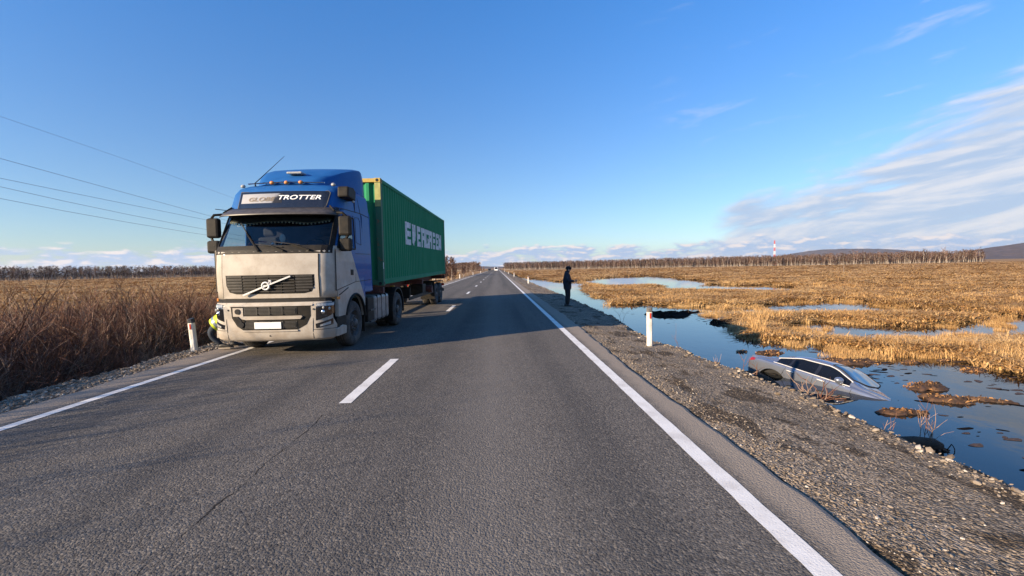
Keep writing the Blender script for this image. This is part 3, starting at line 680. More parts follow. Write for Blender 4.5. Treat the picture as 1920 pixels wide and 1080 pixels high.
def mat_paintwork():
    m = material('truck_paint', (0.6, 0.56, 0.5), rough=0.6, coat=0.22, spec=0.2); w, b = nodes_of(m)
    tc = w.n('ShaderNodeTexCoord').outputs['Object']; s = w.n('ShaderNodeSeparateXYZ', {0: tc})
    y, z = s.outputs[1], s.outputs[2]
    lim = w.m('ADD', 1.08, w.m('MULTIPLY', w.m('SUBTRACT', 2.2, z), 0.77))
    isw = w.m('MULTIPLY', w.m('LESS_THAN', z, 2.16), w.m('LESS_THAN', y, lim))
    n = w.noise(tc, 3.0, 6, 0.65); n2 = w.noise(tc, 16, 4, 0.6)
    spots = w.n('ShaderNodeTexVoronoi', {'Vector': tc, 'Scale': 14.0})
    wht = w.mix(w.ss(n, 0.35, 0.7), (0.44, 0.40, 0.345), (0.35, 0.31, 0.26))
    wht = w.mix(w.m('MULTIPLY', w.ss(n2, 0.55, 0.75), 0.35), wht, (0.36, 0.28, 0.21))
    wht = w.mix(w.m('MULTIPLY', w.ss(spots.outputs['Distance'], 0.13, 0.06), 0.45), wht, (0.30, 0.19, 0.12))
    blu = w.mix(w.ss(n, 0.35, 0.7), (0.008, 0.082, 0.27), (0.012, 0.10, 0.31))
    blu = w.mix(w.m('MULTIPLY', w.ss(n2, 0.55, 0.8), 0.25), blu, (0.10, 0.14, 0.24))
    c = w.mix(isw, blu, wht)
    film_or_glare = w.m('MULTIPLY', w.ss(z, 1.35, 0.35), w.ss(n, 0.2, 0.75))     # road film splashed up over the lower panels
    c = w.mix(w.m('MULTIPLY', film_or_glare, 0.72), c, (0.30, 0.245, 0.19))
    w.t.links.new(c, b.inputs['Base Color']); w.t.links.new(w.lin(n, 0.3, 0.7, 0.6, 0.75), b.inputs['Roughness'])
    return m
PAINTW = mat_paintwork()

class Shell:
    """rounded-front plan at a list of levels: z, y of the front, half width, corner radius"""
    def __init__(s, levels, cx=0.05, bow=0.07): s.L = np.array(levels, float); s.cx = cx; s.bow = bow
    def at(s, z):
        return [float(np.interp(z, s.L[:, 0], s.L[:, k])) for k in (1, 2, 3)]
    def p(s, sv, z, off=0.0):
        yf, hw, r = s.at(z); a = hw - r; sg = 1 if sv >= 0 else -1; v = abs(sv); q = r * math.pi / 2
        if v <= a: x, y, nx, ny = v, yf, 0.0, -1.0
        elif v <= a + q:
            t = (v - a) / r; x, y = a + r * math.sin(t), yf + r - r * math.cos(t); nx, ny = math.sin(t), -math.cos(t)
        else: x, y = hw, yf + r + (v - a - q); nx, ny = 1.0, 0.0
        y += s.bow * min(1, v / a) ** 2 if v <= a + q else s.bow
        return (s.cx + sg * (x + nx * off), y + ny * off, z)
    def s_of_y(s, y, z):
        yf, hw, r = s.at(z); return hw - r + r * math.pi / 2 + (y - s.bow - yf - r)
    def x_side(s, z): return s.cx + s.at(z)[1]
    def wrap(s, mb, s0, s1, z0, z1, off, n=10, m=4, thick=0.0, s0t=None, s1t=None):
        s0t = s0 if s0t is None else s0t; s1t = s1 if s1t is None else s1t
        P = [[s.p((s0 + (s0t - s0) * j / m) + ((s1 + (s1t - s1) * j / m) - (s0 + (s0t - s0) * j / m)) * i / n, z0 + (z1 - z0) * j / m, off) for j in range(m + 1)] for i in range(n + 1)]
        mb.grid(P)
        if thick:
            Q = [[s.p((s0 + (s0t - s0) * j / m) + ((s1 + (s1t - s1) * j / m) - (s0 + (s0t - s0) * j / m)) * i / n, z0 + (z1 - z0) * j / m, off - thick) for j in range(m + 1)] for i in range(n + 1)]
            for A, B in ((P[0], Q[0]), (P[-1], Q[-1]), ([r[0] for r in P], [r[0] for r in Q]), ([r[-1] for r in P], [r[-1] for r in Q])): mb.grid([A, B])
        return mb
    def wrap_poly(s, mb, poly, off, thick):
        us = [u for u, v in poly]; a, b = min(us), max(us); n = max(4, int((b - a) / .05)); cols = sorted(set([round(a + (b - a) * i / n, 5) for i in range(n + 1)] + [round(u, 5) for u in us]))
        F, B = [], []
        for u in cols:
            u_ = min(max(u, a + 1e-5), b - 1e-5); zz = []
            for (u0, v0), (u1, v1) in zip(poly, poly[1:] + poly[:1]):
                if abs(u1 - u0) > 1e-9 and min(u0, u1) <= u_ <= max(u0, u1): zz.append(v0 + (v1 - v0) * (u_ - u0) / (u1 - u0))
            lo, hi = min(zz), max(zz); m = 4
            F.append([s.p(u, lo + (hi - lo) * j / m, off) for j in range(m + 1)]); B.append([s.p(u, lo + (hi - lo) * j / m, off - thick) for j in range(m + 1)])
        mb.grid(F)
        for A, C in ((F[0], B[0]), (F[-1], B[-1]), ([r[0] for r in F], [r[0] for r in B]), ([r[-1] for r in F], [r[-1] for r in B])): mb.grid([A, C])
        return mb

YB = 2.5
CAB = Shell([(1.14, .10, 1.19, .30), (1.6, .07, 1.20, .32), (2.05, .10, 1.20, .32), (2.13, .13, 1.20, .32), (2.80, .48, 1.175, .34), (2.95, .53, 1.17, .36), (3.28, .66, 1.15, .38), (3.40, .76, 1.12, .40), (3.47, .90, 1.04, .42)])
BUMP = Shell([(.32, .08, 1.13, .34), (.36, .03, 1.18, .36), (.48, 0.0, 1.20, .38), (1.0, -.01, 1.20, .38), (1.07, .03, 1.19, .36)], bow=.06)
truck = empty('semi_truck', (-4.45, 8.75, 0), -R(2.5), 'dusty white and blue cab truck stopped with two wheels over the left edge line', 'truck')

def build_truck():
    T = truck
    # --- cab shell with open windscreen and door windows
    zs = [1.14, 1.3, 1.45, 1.6, 1.75, 1.9, 2.05, 2.16, 2.4, 2.6, 2.78, 2.88, 2.95, 3.1, 3.28, 3.34, 3.40, 3.44, 3.47]
    ts = [0, .12, .24, .36, .48, .6, .72, .8]
    mb = MB(); ring = []
    for z in zs:
        yf, hw, r = CAB.at(z); a = hw - r; q = r * math.pi / 2
        half = [a * t / 6 for t in range(7)] + [a + q * t / 6 for t in range(1, 7)] + [CAB.s_of_y(y, z) for y in (1.0 if z > 3.2 else .95, 1.36, 1.5, 1.9, YB)]
        half[13] = max(half[13], half[12] + .02)
        sv = [-v for v in half[:0:-1]] + half
        ring.append([CAB.p(v, z) for v in sv])
    n = len(ring[0]); c = n // 2
    vs = [p for r_ in ring for p in r_]; fs = []
    for i in range(len(zs) - 1):
        zm = (zs[i] + zs[i + 1]) / 2
        for k in range(n - 1):
            kk = abs(k + .5 - c)
            if 2.16 < zm < 2.78 and (kk < 10 or 12 < kk < 14): continue
            fs.append((i * n + k, i * n + k + 1, (i + 1) * n + k + 1, (i + 1) * n + k))
        fs.append((i * n, (i + 1) * n, (i + 1) * n + n - 1, i * n + n - 1))
    fs.append(tuple((len(zs) - 1) * n + k for k in range(n)))
    mb.add(vs, fs); cab = mb.build('cab', PAINTW, T, auto=40)
    so = cab.modifiers.new('thick', 'SOLIDIFY'); so.thickness = 0.03; so.offset = -1
    # roof skin above the shell
    # --- glass
    w = MB(); CAB.wrap(w, -1.17, 1.17, 2.14, 2.80, -0.012, 22, 6)
    w.build('windshield', GLASS, T, True)
    fr = MB(); CAB.wrap(fr, -1.20, 1.20, 2.01, 2.17, 0.006, 22, 2, .02); CAB.wrap(fr, -1.20, 1.20, 2.77, 2.83, 0.004, 22, 1, .02)
    for sg in (-1, 1): CAB.wrap(fr, sg * 1.12, sg * 1.24, 2.16, 2.78, 0.006, 3, 4, .02)
    fr.build('windshield_frame', BLACK, T)
    for sg in (-1, 1):
        yo = .92
        def sp(y, z, o): x = CAB.x_side(z) - CAB.cx + o; return (CAB.cx + sg * x, y, z)
        d = MB(); d.prism([(.36, 1.28), (1.41, 1.42), (1.41, 2.10), (.36, 2.10)], lambda u, v, t: sp(u, v, t), -.004, .007)
        door = d.build('door', PAINTW, T)
        g = MB(); g.add([sp(.50, 2.16, -.010), sp(1.42, 2.16, -.010), sp(1.42, 2.78, -.010), sp(.80, 2.78, -.010)], [(0, 1, 2, 3)]); g.build('window', GLASS, door)
        f = MB()
        for A, B in (((.46, 2.13), (1.44, 2.13)), ((1.43, 2.13), (1.43, 2.81)), ((1.43, 2.80), (.86, 2.82)), ((.86, 2.82), (.46, 2.13))): f.tube([sp(*A, .006), sp(*B, .006)], .018, 5)
        f.build('window_frame', BLACK, door)
        h = MB(); h.box(CAB.cx + sg * 1.2 - .012, CAB.cx + sg * 1.2 + .014, 1.12, 1.27, 1.56, 1.68); h.build('handle', BLACK, door, bevel=.006)
        seam = MB()
        def line(pts, wd=.008):
            for (a, b) in zip(pts[:-1], pts[1:]): seam.tube([sp(*a, .001), sp(*b, .001)], wd, 4)
        line([(.34, 1.28), (.34, 2.1)]); line([(1.43, 1.42), (1.43, 2.86)]); line([(.38, 2.92), (1.0, 2.95), (1.9, 2.97), (YB, 2.94)]); line([(1.95, 1.2), (1.95, 2.9), (1.80, 3.3)])
        line([(.34, 1.27), (1.41, 1.41), (YB, 1.43)]); line([(1.45, 2.03), (YB, 2.05)], .006)
        line([(1.53, 2.28), (1.84, 2.24), (1.86, 2.78), (1.76, 2.85), (1.55, 2.84), (1.53, 2.28)], .006)
        seam.build('panel_seam', DARK, T)
        # side fairing behind the cab (closes the gap to the trailer)
        x0 = CAB.cx + sg * 1.17
        fa = MB(); fa.prism([(1.98, 1.16), (YB + .06, 1.16), (YB + .06, 3.0), (2.40, 3.5), (2.12, 3.5), (1.98, 2.9)], lambda u, v, t: sp(u, v, t), -.03, .014); fa.build('side_fairing', PAINTW, T, bevel=.006)
        # front fender with the wheel arch cut out, black arch lip, entry steps
        arc = [(1.36 + .60 * math.cos(t), .50 + .64 * math.sin(t)) for t in np.linspace(R(158), R(10), 16)]
        fe = MB(); fe.prism([(.42, 1.26), (.42, .74), (.80, .74)] + arc + [(1.98, .62), (2.02, 1.12), (2.02, 1.40), (1.30, 1.39)], lambda u, v, t: (CAB.cx + sg * (1.17 + t), u, v), -.05, .028); fe.build('fender', PAINTW, T, bevel=.008)
        lip = MB(); lip.tube([(CAB.cx + sg * 1.205, a, b) for a, b in arc], .03, 6); lip.build('arch_trim', BLACK, T)
        tr = MB(); tr.tube([(CAB.cx + sg * 1.203, .46, 1.17), (CAB.cx + sg * 1.203, .95, 1.30)], .010, 4); tr.build('fender_slot', DARK, T)
        st = MB(); st.box(CAB.cx + sg * 1.15 - .06, CAB.cx + sg * 1.15 + .04, .34, .80, .50, .735); step = st.build('step', BLACK, T, bevel=.01)
        s2 = MB(); s2.prism([(.30, .36), (.78, .36), (.80, .52), (.60, .56), (.30, .52)], lambda u, v, t: (CAB.cx + sg * t, u, v), 1.02, 1.21); s2.build('lower_step', PAINTW, T, bevel=.015)
        lm = MB(); lm.box(CAB.cx + sg * 1.2 - .015, CAB.cx + sg * 1.2 + .02, .36, .46, 1.09, 1.15); lm.build('side_marker', AMBER, T, bevel=.006)
    # --- bonnet flap: a proud panel between windscreen and bumper
    hp = MB(); CAB.wrap(hp, -.93, .93, 1.15, 2.0, .016, 20, 10, .03); hp.build('front_flap', PAINTW, T, True, auto=40)
    fs_ = MB()
    for sg in (-1, 1): fs_.tube([CAB.p(sg * .938, z, .004) for z in np.linspace(1.16, 2.0, 8)], .009, 4)
    fs_.build('flap_seam', DARK, T)
    gap = MB(); CAB.wrap(gap, -1.15, 1.15, 1.05, 1.16, -.01, 20, 1, .02); gap.build('gap_strip', DARK, T)
    # --- upper grille
    g = MB(); CAB.wrap_poly(g, [(-.86, 1.60), (.86, 1.60), (.86, 1.40), (.80, 1.27), (.66, 1.235), (-.66, 1.235), (-.80, 1.27), (-.86, 1.40)], .0205, .03)
    grille = g.build('grille', BLACK, T)
    for k in range(6):
        z = 1.275 + .056 * k
        s_ = MB(); CAB.wrap(s_, -.50, .50, z, z + .016, .042, 10, 1, .02); s_.build('grille_slat', SLAT, grille)
        for sg in (-1, 1):
            s_ = MB(); CAB.wrap(s_, sg * .52, sg * (.83 if k else .76), z, z + .036, .036, 6, 1, .016); s_.build('grille_slat', SLAT, grille)
    v = MB()
    for sx in (-.25, 0, .25): CAB.wrap(v, sx - .008, sx + .008, 1.25, 1.59, .032, 1, 1, .012)
    v.build('grille_strut', BLACK, grille)
    e = MB(); e.tube([(CAB.cx - .49, .045, 1.215), (CAB.cx - .03, .012, 1.39), (CAB.cx + .44, .035, 1.57)], .020, 4); e.build('badge_bar', SILVER, grille)
    e = MB(); R0 = 26; cxe, cze = CAB.cx - .03, 1.39
    e.tube([(cxe + .068 * math.cos(2 * math.pi * k / R0), .012, cze + .068 * math.sin(2 * math.pi * k / R0)) for k in range(R0 + 1)], .017, 8, cap=False); e.build('badge_ring', SILVER, grille, True)
    a_ = MB(); a_.tube([(cxe + .058, .015, cze + .062), (cxe + .10, .015, cze + .10)], [.016, .012], 6); a_.tube([(cxe + .055, .012, cze + .105), (cxe + .105, .012, cze + .105), (cxe + .105, .012, cze + .055)], .011, 5); a_.build('badge_arrow', SILVER, grille)
    e = MB(); e.box(cxe - .062, cxe + .062, .008, .022, cze - .017, cze + .017); e.build('badge_plate', SILVER, grille, bevel=.004)
    # --- bumper
    b = MB(); zs = [.32, .34, .36, .42, .48, .6, .75, .9, 1.0, 1.04, 1.07]; P = []
    for z in zs:
        yf, hw, r = BUMP.at(z); S = BUMP.s_of_y(.34 if z < .74 else .24, z); P.append([BUMP.p(-S + 2 * S * k / 48, z) for k in range(49)])
    b.grid(P); b.add(P[-1], [tuple(range(49))]); b.add(P[0], [tuple(range(49))])
    bumper = b.build('bumper', PAINTW, T, auto=40)
    ins = MB(); BUMP.wrap_poly(ins, [(-.74, 1.0), (.80, 1.0), (.80, .80), (.72, .64), (.55, .545), (-.50, .545), (-.62, .62), (-.72, .78)], .004, .03); inset = ins.build('bumper_inset', BLACK, bumper)
    fr2 = MB(); BUMP.wrap_poly(fr2, [(-.78, 1.035), (.84, 1.035), (.84, 1.003), (-.78, 1.003)], .022, .03); BUMP.wrap_poly(fr2, [(-.50, .545), (.56, .545), (.56, .515), (-.50, .515)], .022, .03); fr2.build('bumper_frame', PAINTW, bumper)
    bar = MB(); BUMP.wrap_poly(bar, [(-.54, .815), (.64, .815), (.66, .80), (.62, .75), (-.42, .745), (-.54, .77)], .035, .04); bar.build('bumper_bar', PAINTW, bumper, bevel=.006)
    for z0, z1 in ((.84, .985), (.575, .715)):
        vt = MB(); BUMP.wrap(vt, -.46, .55, z0, z1, .012, 8, 1, .02); vent = vt.build('vent', SLAT, bumper)
        vd = MB(); BUMP.wrap(vd, -.44, .53, z0 + .012, z1 - .012, .015, 8, 1, .01); vd.build('vent_core', DARK, vent)
        for k in range(4):
            z = z0 + .022 + (z1 - z0 - .04) * k / 4; sl = MB(); BUMP.wrap(sl, -.44, .53, z, z + .011, .026, 8, 1, .012); sl.build('vent_slat', SLAT, vent)
        st = MB()
        for sx in (-.20, .045, .29): BUMP.wrap(st, sx - .01, sx + .01, z0, z1, .030, 1, 1, .02)
        st.build('vent_strut', SLAT, vent)
    pl = MB(); BUMP.wrap(pl, -.245, .265, .575, .70, .048, 2, 1, .012); pl.build('number_plate', WHITE, bumper)
    pk = MB(); BUMP.wrap(pk, -.69, -.48, .81, .975, .016, 3, 2, .02); pk.build('inset_plate', PAINTW, bumper)
    for sx, z, r_ in ((-.585, .905, .052), (-.52, .655, .055)):
        o = MB(); o.lathe([(0, .001), (0, r_), (.03, r_), (.034, r_ * .8)], (BUMP.p(sx, z)[0], BUMP.p(sx, z, .035)[1], z), 'y', 16); o.build('towing_cap', DARK, bumper)
    for sx in (-.79, .855):
        o = MB(); q = BUMP.p(sx, .93, .008); o.lathe([(0, .001), (0, .018), (.012, .018)], q, 'y', 10); o.build('towing_hole', DARK, bumper)
    o = MB(); q = BUMP.p(.02, .43, .006); o.lathe([(0, .001), (0, .014), (.012, .014)], q, 'y', 10); o.build('towing_hole', DARK, bumper)
    hose = MB(); hose.tube([BUMP.p(-.60, .80, .03), BUMP.p(-.56, .79, .05), BUMP.p(-.50, .74, .05), BUMP.p(-.49, .70, .04)], .012, 6); hose.build('bumper_cable', DARK, bumper)
    for sg in (-1, 1):
        sm = MB(); sm.tube([BUMP.p(sg * .83, .52, .001), BUMP.p(sg * .83, .36, .001)], .007, 4); sm.tube([BUMP.p(sg * .84, 1.06, .001), BUMP.p(sg * .84, .70, .001), BUMP.p(sg * .83, .52, .001)], .006, 4); sm.tube([BUMP.p(sg * (.83 + .09 * k), .535, .001) for k in range(8)], .006, 4); sm.build('bumper_seam', DARK, bumper)
        # headlight and fog lamp wrapped over the corner
        ho = MB(); BUMP.wrap_poly(ho, [(sg * .90, 1.035), (sg * 1.10, 1.05), (sg * 1.25, 1.05), (sg * 1.25, .84), (sg * 1.10, .765), (sg * .89, .71)], .006, .03); hl = ho.build('headlight', GLOSS, T)
        up = MB(); BUMP.wrap(up, sg * .91, sg * 1.24, .985, 1.035, .012, 6, 1, .01); up.build('indicator', LENS, hl)
        for sx, z, r_ in ((sg * 1.02, .87, .042), (sg * 1.14, .93, .030), (sg * 1.03, .955, .026)):
            o = MB(); q = BUMP.p(sx, z, .006); o.ball(q, r_, 10, 8, (1, .45, 1)); o.build('lamp', CHROME if r_ > .035 else LENS, hl, True)
        fo = MB(); BUMP.wrap_poly(fo, [(sg * .88, .645), (sg * 1.22, .735), (sg * 1.22, .615), (sg * .89, .56)], .006, .03); fg = fo.build('fog_light', GLOSS, T)
        o = MB(); BUMP.wrap_poly(o, [(sg * .96, .622), (sg * 1.16, .68), (sg * 1.16, .625), (sg * .96, .59)], .013, .01); o.build('lamp', LENS, fg)
    under = MB(); under.box(-.9, 1.0, .35, .62, .30, .50); under.box(-.35, .45, .5, 1.2, .25, .7); under.build('underrun_beam', BLACK, T, bevel=.02)
    # --- sign panel over the visor: black board, sun glare on its left half painted as a silvery overlay
    sp_ = MB(); CAB.wrap_poly(sp_, [(-.85, 2.89), (.86, 2.89), (.94, 2.98), (.98, 3.26), (.94, 3.30), (-.85, 3.30)], .012, .02); sign = sp_.build('sign_panel', GLOSS, T)
    rim = MB(); pts = [(-.85, 2.89), (.86, 2.89), (.94, 2.98), (.98, 3.26), (.94, 3.30), (-.85, 3.30), (-.85, 2.89)]
    rim.tube([CAB.p(a, b_, .012) for a, b_ in pts], .011, 5); rim.build('sign_rim', STEEL, sign)
    film_or_glare = material('painted_glare', (0.5, 0.5, 0.5), rough=0.35, metal=0.6); wn, bb = nodes_of(film_or_glare)
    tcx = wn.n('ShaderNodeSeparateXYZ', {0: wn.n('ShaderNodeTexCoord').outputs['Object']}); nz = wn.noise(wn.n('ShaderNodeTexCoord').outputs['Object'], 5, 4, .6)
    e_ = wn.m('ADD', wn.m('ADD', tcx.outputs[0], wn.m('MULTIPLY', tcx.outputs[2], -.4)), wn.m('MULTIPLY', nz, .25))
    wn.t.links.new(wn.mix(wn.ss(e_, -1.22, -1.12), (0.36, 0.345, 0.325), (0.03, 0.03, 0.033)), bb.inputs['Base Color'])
    fm = MB(); CAB.wrap(fm, -.80, .06, 3.05, 3.25, .015, 10, 2, .004); fm.build('painted_glare', film_or_glare, sign)
    def word(txt, s0, z0, hgt, wid, mtl, off):
        cu = bpy.data.curves.new('lettering', 'FONT'); cu.body = txt; cu.size = 1; cu.shear = 0.22; cu.offset = 0.018; cu.extrude = 0.0
        ob = bpy.data.objects.new('lettering', cu); COL.objects.link(ob); dg = bpy.context.evaluated_depsgraph_get(); me = bpy.data.meshes.new_from_object(ob.evaluated_get(dg))
        bpy.data.objects.remove(ob); xsv = [v.co.x for v in me.vertices]; ysv = [v.co.y for v in me.vertices]
        kx, ky = wid / (max(xsv) - min(xsv)), hgt / (max(ysv) - min(ysv)); x0_, y0_ = min(xsv), min(ysv)
        for v in me.vertices:
            q = CAB.p(s0 + (v.co.x - x0_) * kx, z0 + (v.co.y - y0_) * ky, off); v.co = q
        me.materials.append(mtl); return link('lettering', me, sign)
    word('GLOBE', -.64, 3.09, .085, .56, material('raised_letter', (0.20, 0.155, 0.11), rough=.5, var=.1), .024)
    word('TROTTER', -.02, 3.115, .095, .84, WHITE, .020)
    # --- sun visor
    vz = MB(); P = []
    for j in range(4):
        z = 2.945 - .16 * j / 3; o = .05 + .20 * (j / 3) ** .8
        P.append([CAB.p(-1.16 + 2.32 * k / 20, z, o * (1 - .35 * abs(k / 10 - 1) ** 3)) for k in range(21)])
    vz.grid(P); vo = vz.build('sun_visor', material('smoked_visor', (0.075, 0.066, 0.060), rough=.4, var=.4, vscale=14), T, True); sm = vo.modifiers.new('thick', 'SOLIDIFY'); sm.thickness = .018
    for sg in (-1, 1):
        br = MB(); br.tube([CAB.p(sg * 1.0, 2.98, .02), CAB.p(sg * 1.06, 2.86, .13)], .02, 5); br.build('visor_bracket', BLACK, vo)
    # --- roof: deflector, marker lamps, antenna, horn box
    sy = [.92, 1.0, 1.25, 1.6, 2.0, 2.3, 2.46, 2.5]; top = [3.52, 3.60, 3.74, 3.90, 4.03, 4.09, 4.07, 4.0]; hw = [.58, .66, .78, .91, 1.02, 1.07, 1.06, 1.02]
    P = []
    for y, t, h in zip(sy, top, hw):
        row = []
        for k in range(17):
            u = k / 16 * 2 - 1; a = abs(u)
            if a > .82: x, z = h + .02 * (a - .82) / .18, 3.44 + (t - .10 - 3.44) * (1 - (a - .82) / .18)
            elif a > .66:
                tt = (a - .66) / .16 * math.pi / 2; x, z = h - .14 + .14 * math.sin(tt), t - .10 + .10 * math.cos(tt) - .02
            else: x, z = (h - .14) * a / .66, t - .02 * (a / .66) ** 2
            row.append((CAB.cx + math.copysign(x, u), y + .05 * a ** 2, z))
        P.append(row)
    d = MB(); d.grid(P); d.add(P[0], [tuple(range(17))]); d.add(P[-1], [tuple(range(17))]); sp = d.build('roof_deflector', PAINTW, T, auto=50)
    lp = MB(); lp.box(-.05, .28, 1.1, 1.35, 3.742, 3.79); lp.build('roof_lamp', LENS, sp, bevel=.02)
    rail = MB(); rail.tube([(CAB.cx - .80, .90, 3.50), (CAB.cx, .84, 3.52), (CAB.cx + .80, .90, 3.50)], .014, 6); rail.build('roof_rail', CHROME, T)
    for x, a in ((-.90, 0), (-.28, 1), (.02, 1), (.32, 1), (.99, 0)):
        l = MB(); l.ball((CAB.cx + x, .86 if a else .88, 3.51 if a else 3.45), .042, 10, 8, (1.2, 1, .9)); l.build('marker_lamp', AMBER if a else LENS, T, True)
    an = MB(); an.tube([(-.57, .85, 3.44), (-.57, .83, 3.50), (-.10, 1.15, 4.12)], [.02, .010, .004], 5); an.build('antenna', DARK, T)
    hb = MB(); hb.prism([(.78, 3.18), (1.22, 3.14), (1.26, 3.36), (1.12, 3.42), (.80, 3.40)], lambda u, v, t: (CAB.cx + t, u, v), 1.10, 1.33); hb.build('roof_box', BLACK, T, bevel=.03)
    fl = MB(); fl.ball((CAB.cx + 1.30, 1.14, 3.13), .03, 8, 6); fl.build('flood_lamp', LENS, T, True)
    # --- mirrors
    for sg in (-1, 1):
        x0 = CAB.cx + sg * 1.22; x1 = CAB.cx + sg * 1.44
        a = MB(); a.tube([(CAB.cx + sg * 1.12, .60, 2.84), (CAB.cx + sg * 1.30, .52, 2.82), (CAB.cx + sg * 1.42, .55, 2.70)], .026, 6); a.tube([(CAB.cx + sg * 1.14, .58, 2.16), (CAB.cx + sg * 1.30, .50, 2.20), (CAB.cx + sg * 1.40, .55, 2.40)], .028, 6)
        arm = a.build('mirror_arm', BLACK, T)
        for z0, z1, nm in ((2.36, 2.76, 'mirror'), (2.05, 2.31, 'mirror')):
            h = MB(); xa, xb = sorted((CAB.cx + sg * 1.21, CAB.cx + sg * 1.46)); h.box(xa, xb, .48, .62, z0, z1); mo = h.build(nm, BLACK, arm, bevel=.045)
            g = MB(); g.box(xa + .03, xb - .03, .615, .626, z0 + .03, z1 - .03); g.build('mirror_glass', MIRRORG, arm)
    # --- wipers
    for (sx, z, tx, tz, ex, ez) in ((-.18, 2.06, -.50, 2.42, -.70, 2.64), (.78, 2.07, .40, 2.20, .08, 2.24), (.30, 2.06, .06, 2.16, -.28, 2.20)):
        m_ = MB(); m_.tube([CAB.p(sx, z, .03), CAB.p(tx, tz, .045)], [.022, .014], 5); wp = m_.build('wiper', BLACK, T)
        bl = MB(); bl.tube([CAB.p(tx + (tx - ex) * .6, tz + (tz - ez) * .6, .022), CAB.p(tx, tz, .03), CAB.p(ex, ez, .022)], .011, 4); bl.build('wiper_blade', DARK, wp)
    # --- cab interior
    i_ = MB(); i_.box(-1.08, 1.18, .42, .95, 1.6, 2.12); i_.box(-1.0, 1.1, .30, .55, 1.9, 2.15); i_.build('dashboard', material('dash_grey', (0.045, 0.044, 0.046), rough=.7), T, bevel=.04)
    i_ = MB(); i_.box(-1.12, 1.22, 1.56, 1.60, 1.3, 3.2); i_.build('bunk_curtain', material('bunk_cloth', (0.03, 0.034, 0.06), rough=.9), T)
    for sx in (-.58, .66):
        s_ = MB(); s_.box(sx - .25, sx + .25, 1.28, 1.42, 1.7, 2.42); s_.box(sx - .14, sx + .14, 1.29, 1.40, 2.44, 2.62); s_.build('seat', material('seat_cloth', (0.05, 0.05, 0.06), rough=.9), T, bevel=.05)
    sw = MB(); sw.tube([(.62 + .22 * math.cos(t), .86 + .10 * math.sin(t), 2.16 + .17 * math.sin(t)) for t in np.linspace(0, 2 * math.pi, 25)], .016, 6, cap=False); sw.build('steering_wheel', BLACK, T)
    cu = MB(); pm = MB()
    P0, P1 = [], []
    for k in range(61):
        s_ = -1.08 + 2.16 * k / 60; zz = 2.665 + .035 * math.cos(s_ * 5.2) - .03 * math.exp(-(s_ / .25) ** 2)
        P0.append(CAB.p(s_, 2.76, -.05)); P1.append(CAB.p(s_, zz, -.06))
        if k % 2: pm.ball(CAB.p(s_, zz - .025, -.055), .019, 6, 4)
    cu.grid([P0, P1]); fringe = cu.build('curtain_fringe', material('fringe_cloth', (0.05, 0.045, 0.035), rough=.9), T)
    pm.build('pompom_trim', material('pompom_wool', (0.80, 0.74, 0.52), rough=.9), fringe)
    ed = MB(); ed.tube([(a[0], a[1] - .004, a[2]) for a in P1], .007, 4); ed.build('fringe_braid', material('braid_gold', (0.35, 0.27, 0.12), rough=.6), fringe)
    o = MB(); o.ball((.18, .40, 2.32), .075, 12, 10, (.85, .35, 1.15)); o.tube([(.10, .42, 2.15), (.18, .42, 2.26)], .014, 5); o.build('dash_ornament', material('pale_ornament', (0.62, 0.62, 0.52), rough=.5), T, True)
    o = MB(); o.ball((-.02, .40, 2.22), .026, 8, 6); o.build('dash_ornament', WHITE, T, True)
    o = MB(); o.tube([(-.50, .36, 2.15), (-.45, .36, 2.24), (-.30, .36, 2.27), (-.12, .36, 2.25)], [.02, .014, .014, .01], 5); o.build('dash_garland', material('red_garland', (0.35, 0.05, 0.05), rough=.7), T)
    # --- chassis, tank, wheels
    ch = MB()
    for sx in (-.40, .48): ch.box(sx - .05, sx + .05, .6, 5.95, .72, .98)
    for y in (2.6, 3.6, 4.4, 5.4): ch.box(-.36, .44, y, y + .12, .76, .94)
    ch.box(-.5, .6, 4.5, 5.4, .98, 1.12); ch.build('chassis', BLACK, T, bevel=.008)
    for sg in (-1, 1):
        xa, xb = sorted((CAB.cx + sg * .62, CAB.cx + sg * 1.17))
        t = MB(); t.box(xa, xb, 2.86, 4.06, .36, 1.02); tank = t.build('fuel_tank', material('tank_alloy', (0.30, 0.29, 0.28), rough=.45, metal=.5, var=.4, vscale=5) , T, bevel=.07)
        for y in (2.98, 3.34, 3.72):
            s_ = MB(); s_.box(xa - .006, xb + .008, y, y + .045, .352, 1.028); s_.build('tank_strap', BLACK, tank, bevel=.02)
        bx_ = MB(); bx_.box(xa + .05, xb - .02, 2.32, 2.80, .40, 1.0); bb2 = bx_.build('battery_box', BLACK, T, bevel=.03)
        s_ = MB(); s_.box(xb - .03 if sg > 0 else xa - .02, xb + .02 if sg > 0 else xa + .03, 2.42, 2.80, .66, .70); s_.box(xb - .03 if sg > 0 else xa - .02, xb + .02 if sg > 0 else xa + .03, 2.42, 2.80, .38, .42); s_.build('catwalk_step', STEEL, bb2)
        mf = MB(); mf.box(*sorted((CAB.cx + sg * .78, CAB.cx + sg * 1.16)), 2.02, 2.04, .22, .85); mf.build('mudflap', BLACK, T)
        mg = MB(); mg.prism([(4.95 + r_ * math.cos(t), .5 + r_ * math.sin(t)) for r_, tt in ((.65, np.linspace(R(205), R(-12), 20)), (.60, np.linspace(R(-12), R(205), 20))) for t in tt], lambda u, v, t: (CAB.cx + sg * t, u, v), .55, 1.2); mg.build('mudguard', BLACK, T)
        wheel(T, CAB.cx + sg * 1.17, 1.36, .5, sg, .30, True); wheel(T, CAB.cx + sg * 1.19, 4.95, .5, sg, .29, False); wheel(T, CAB.cx + sg * .86, 4.95, .5, sg, .29, False)
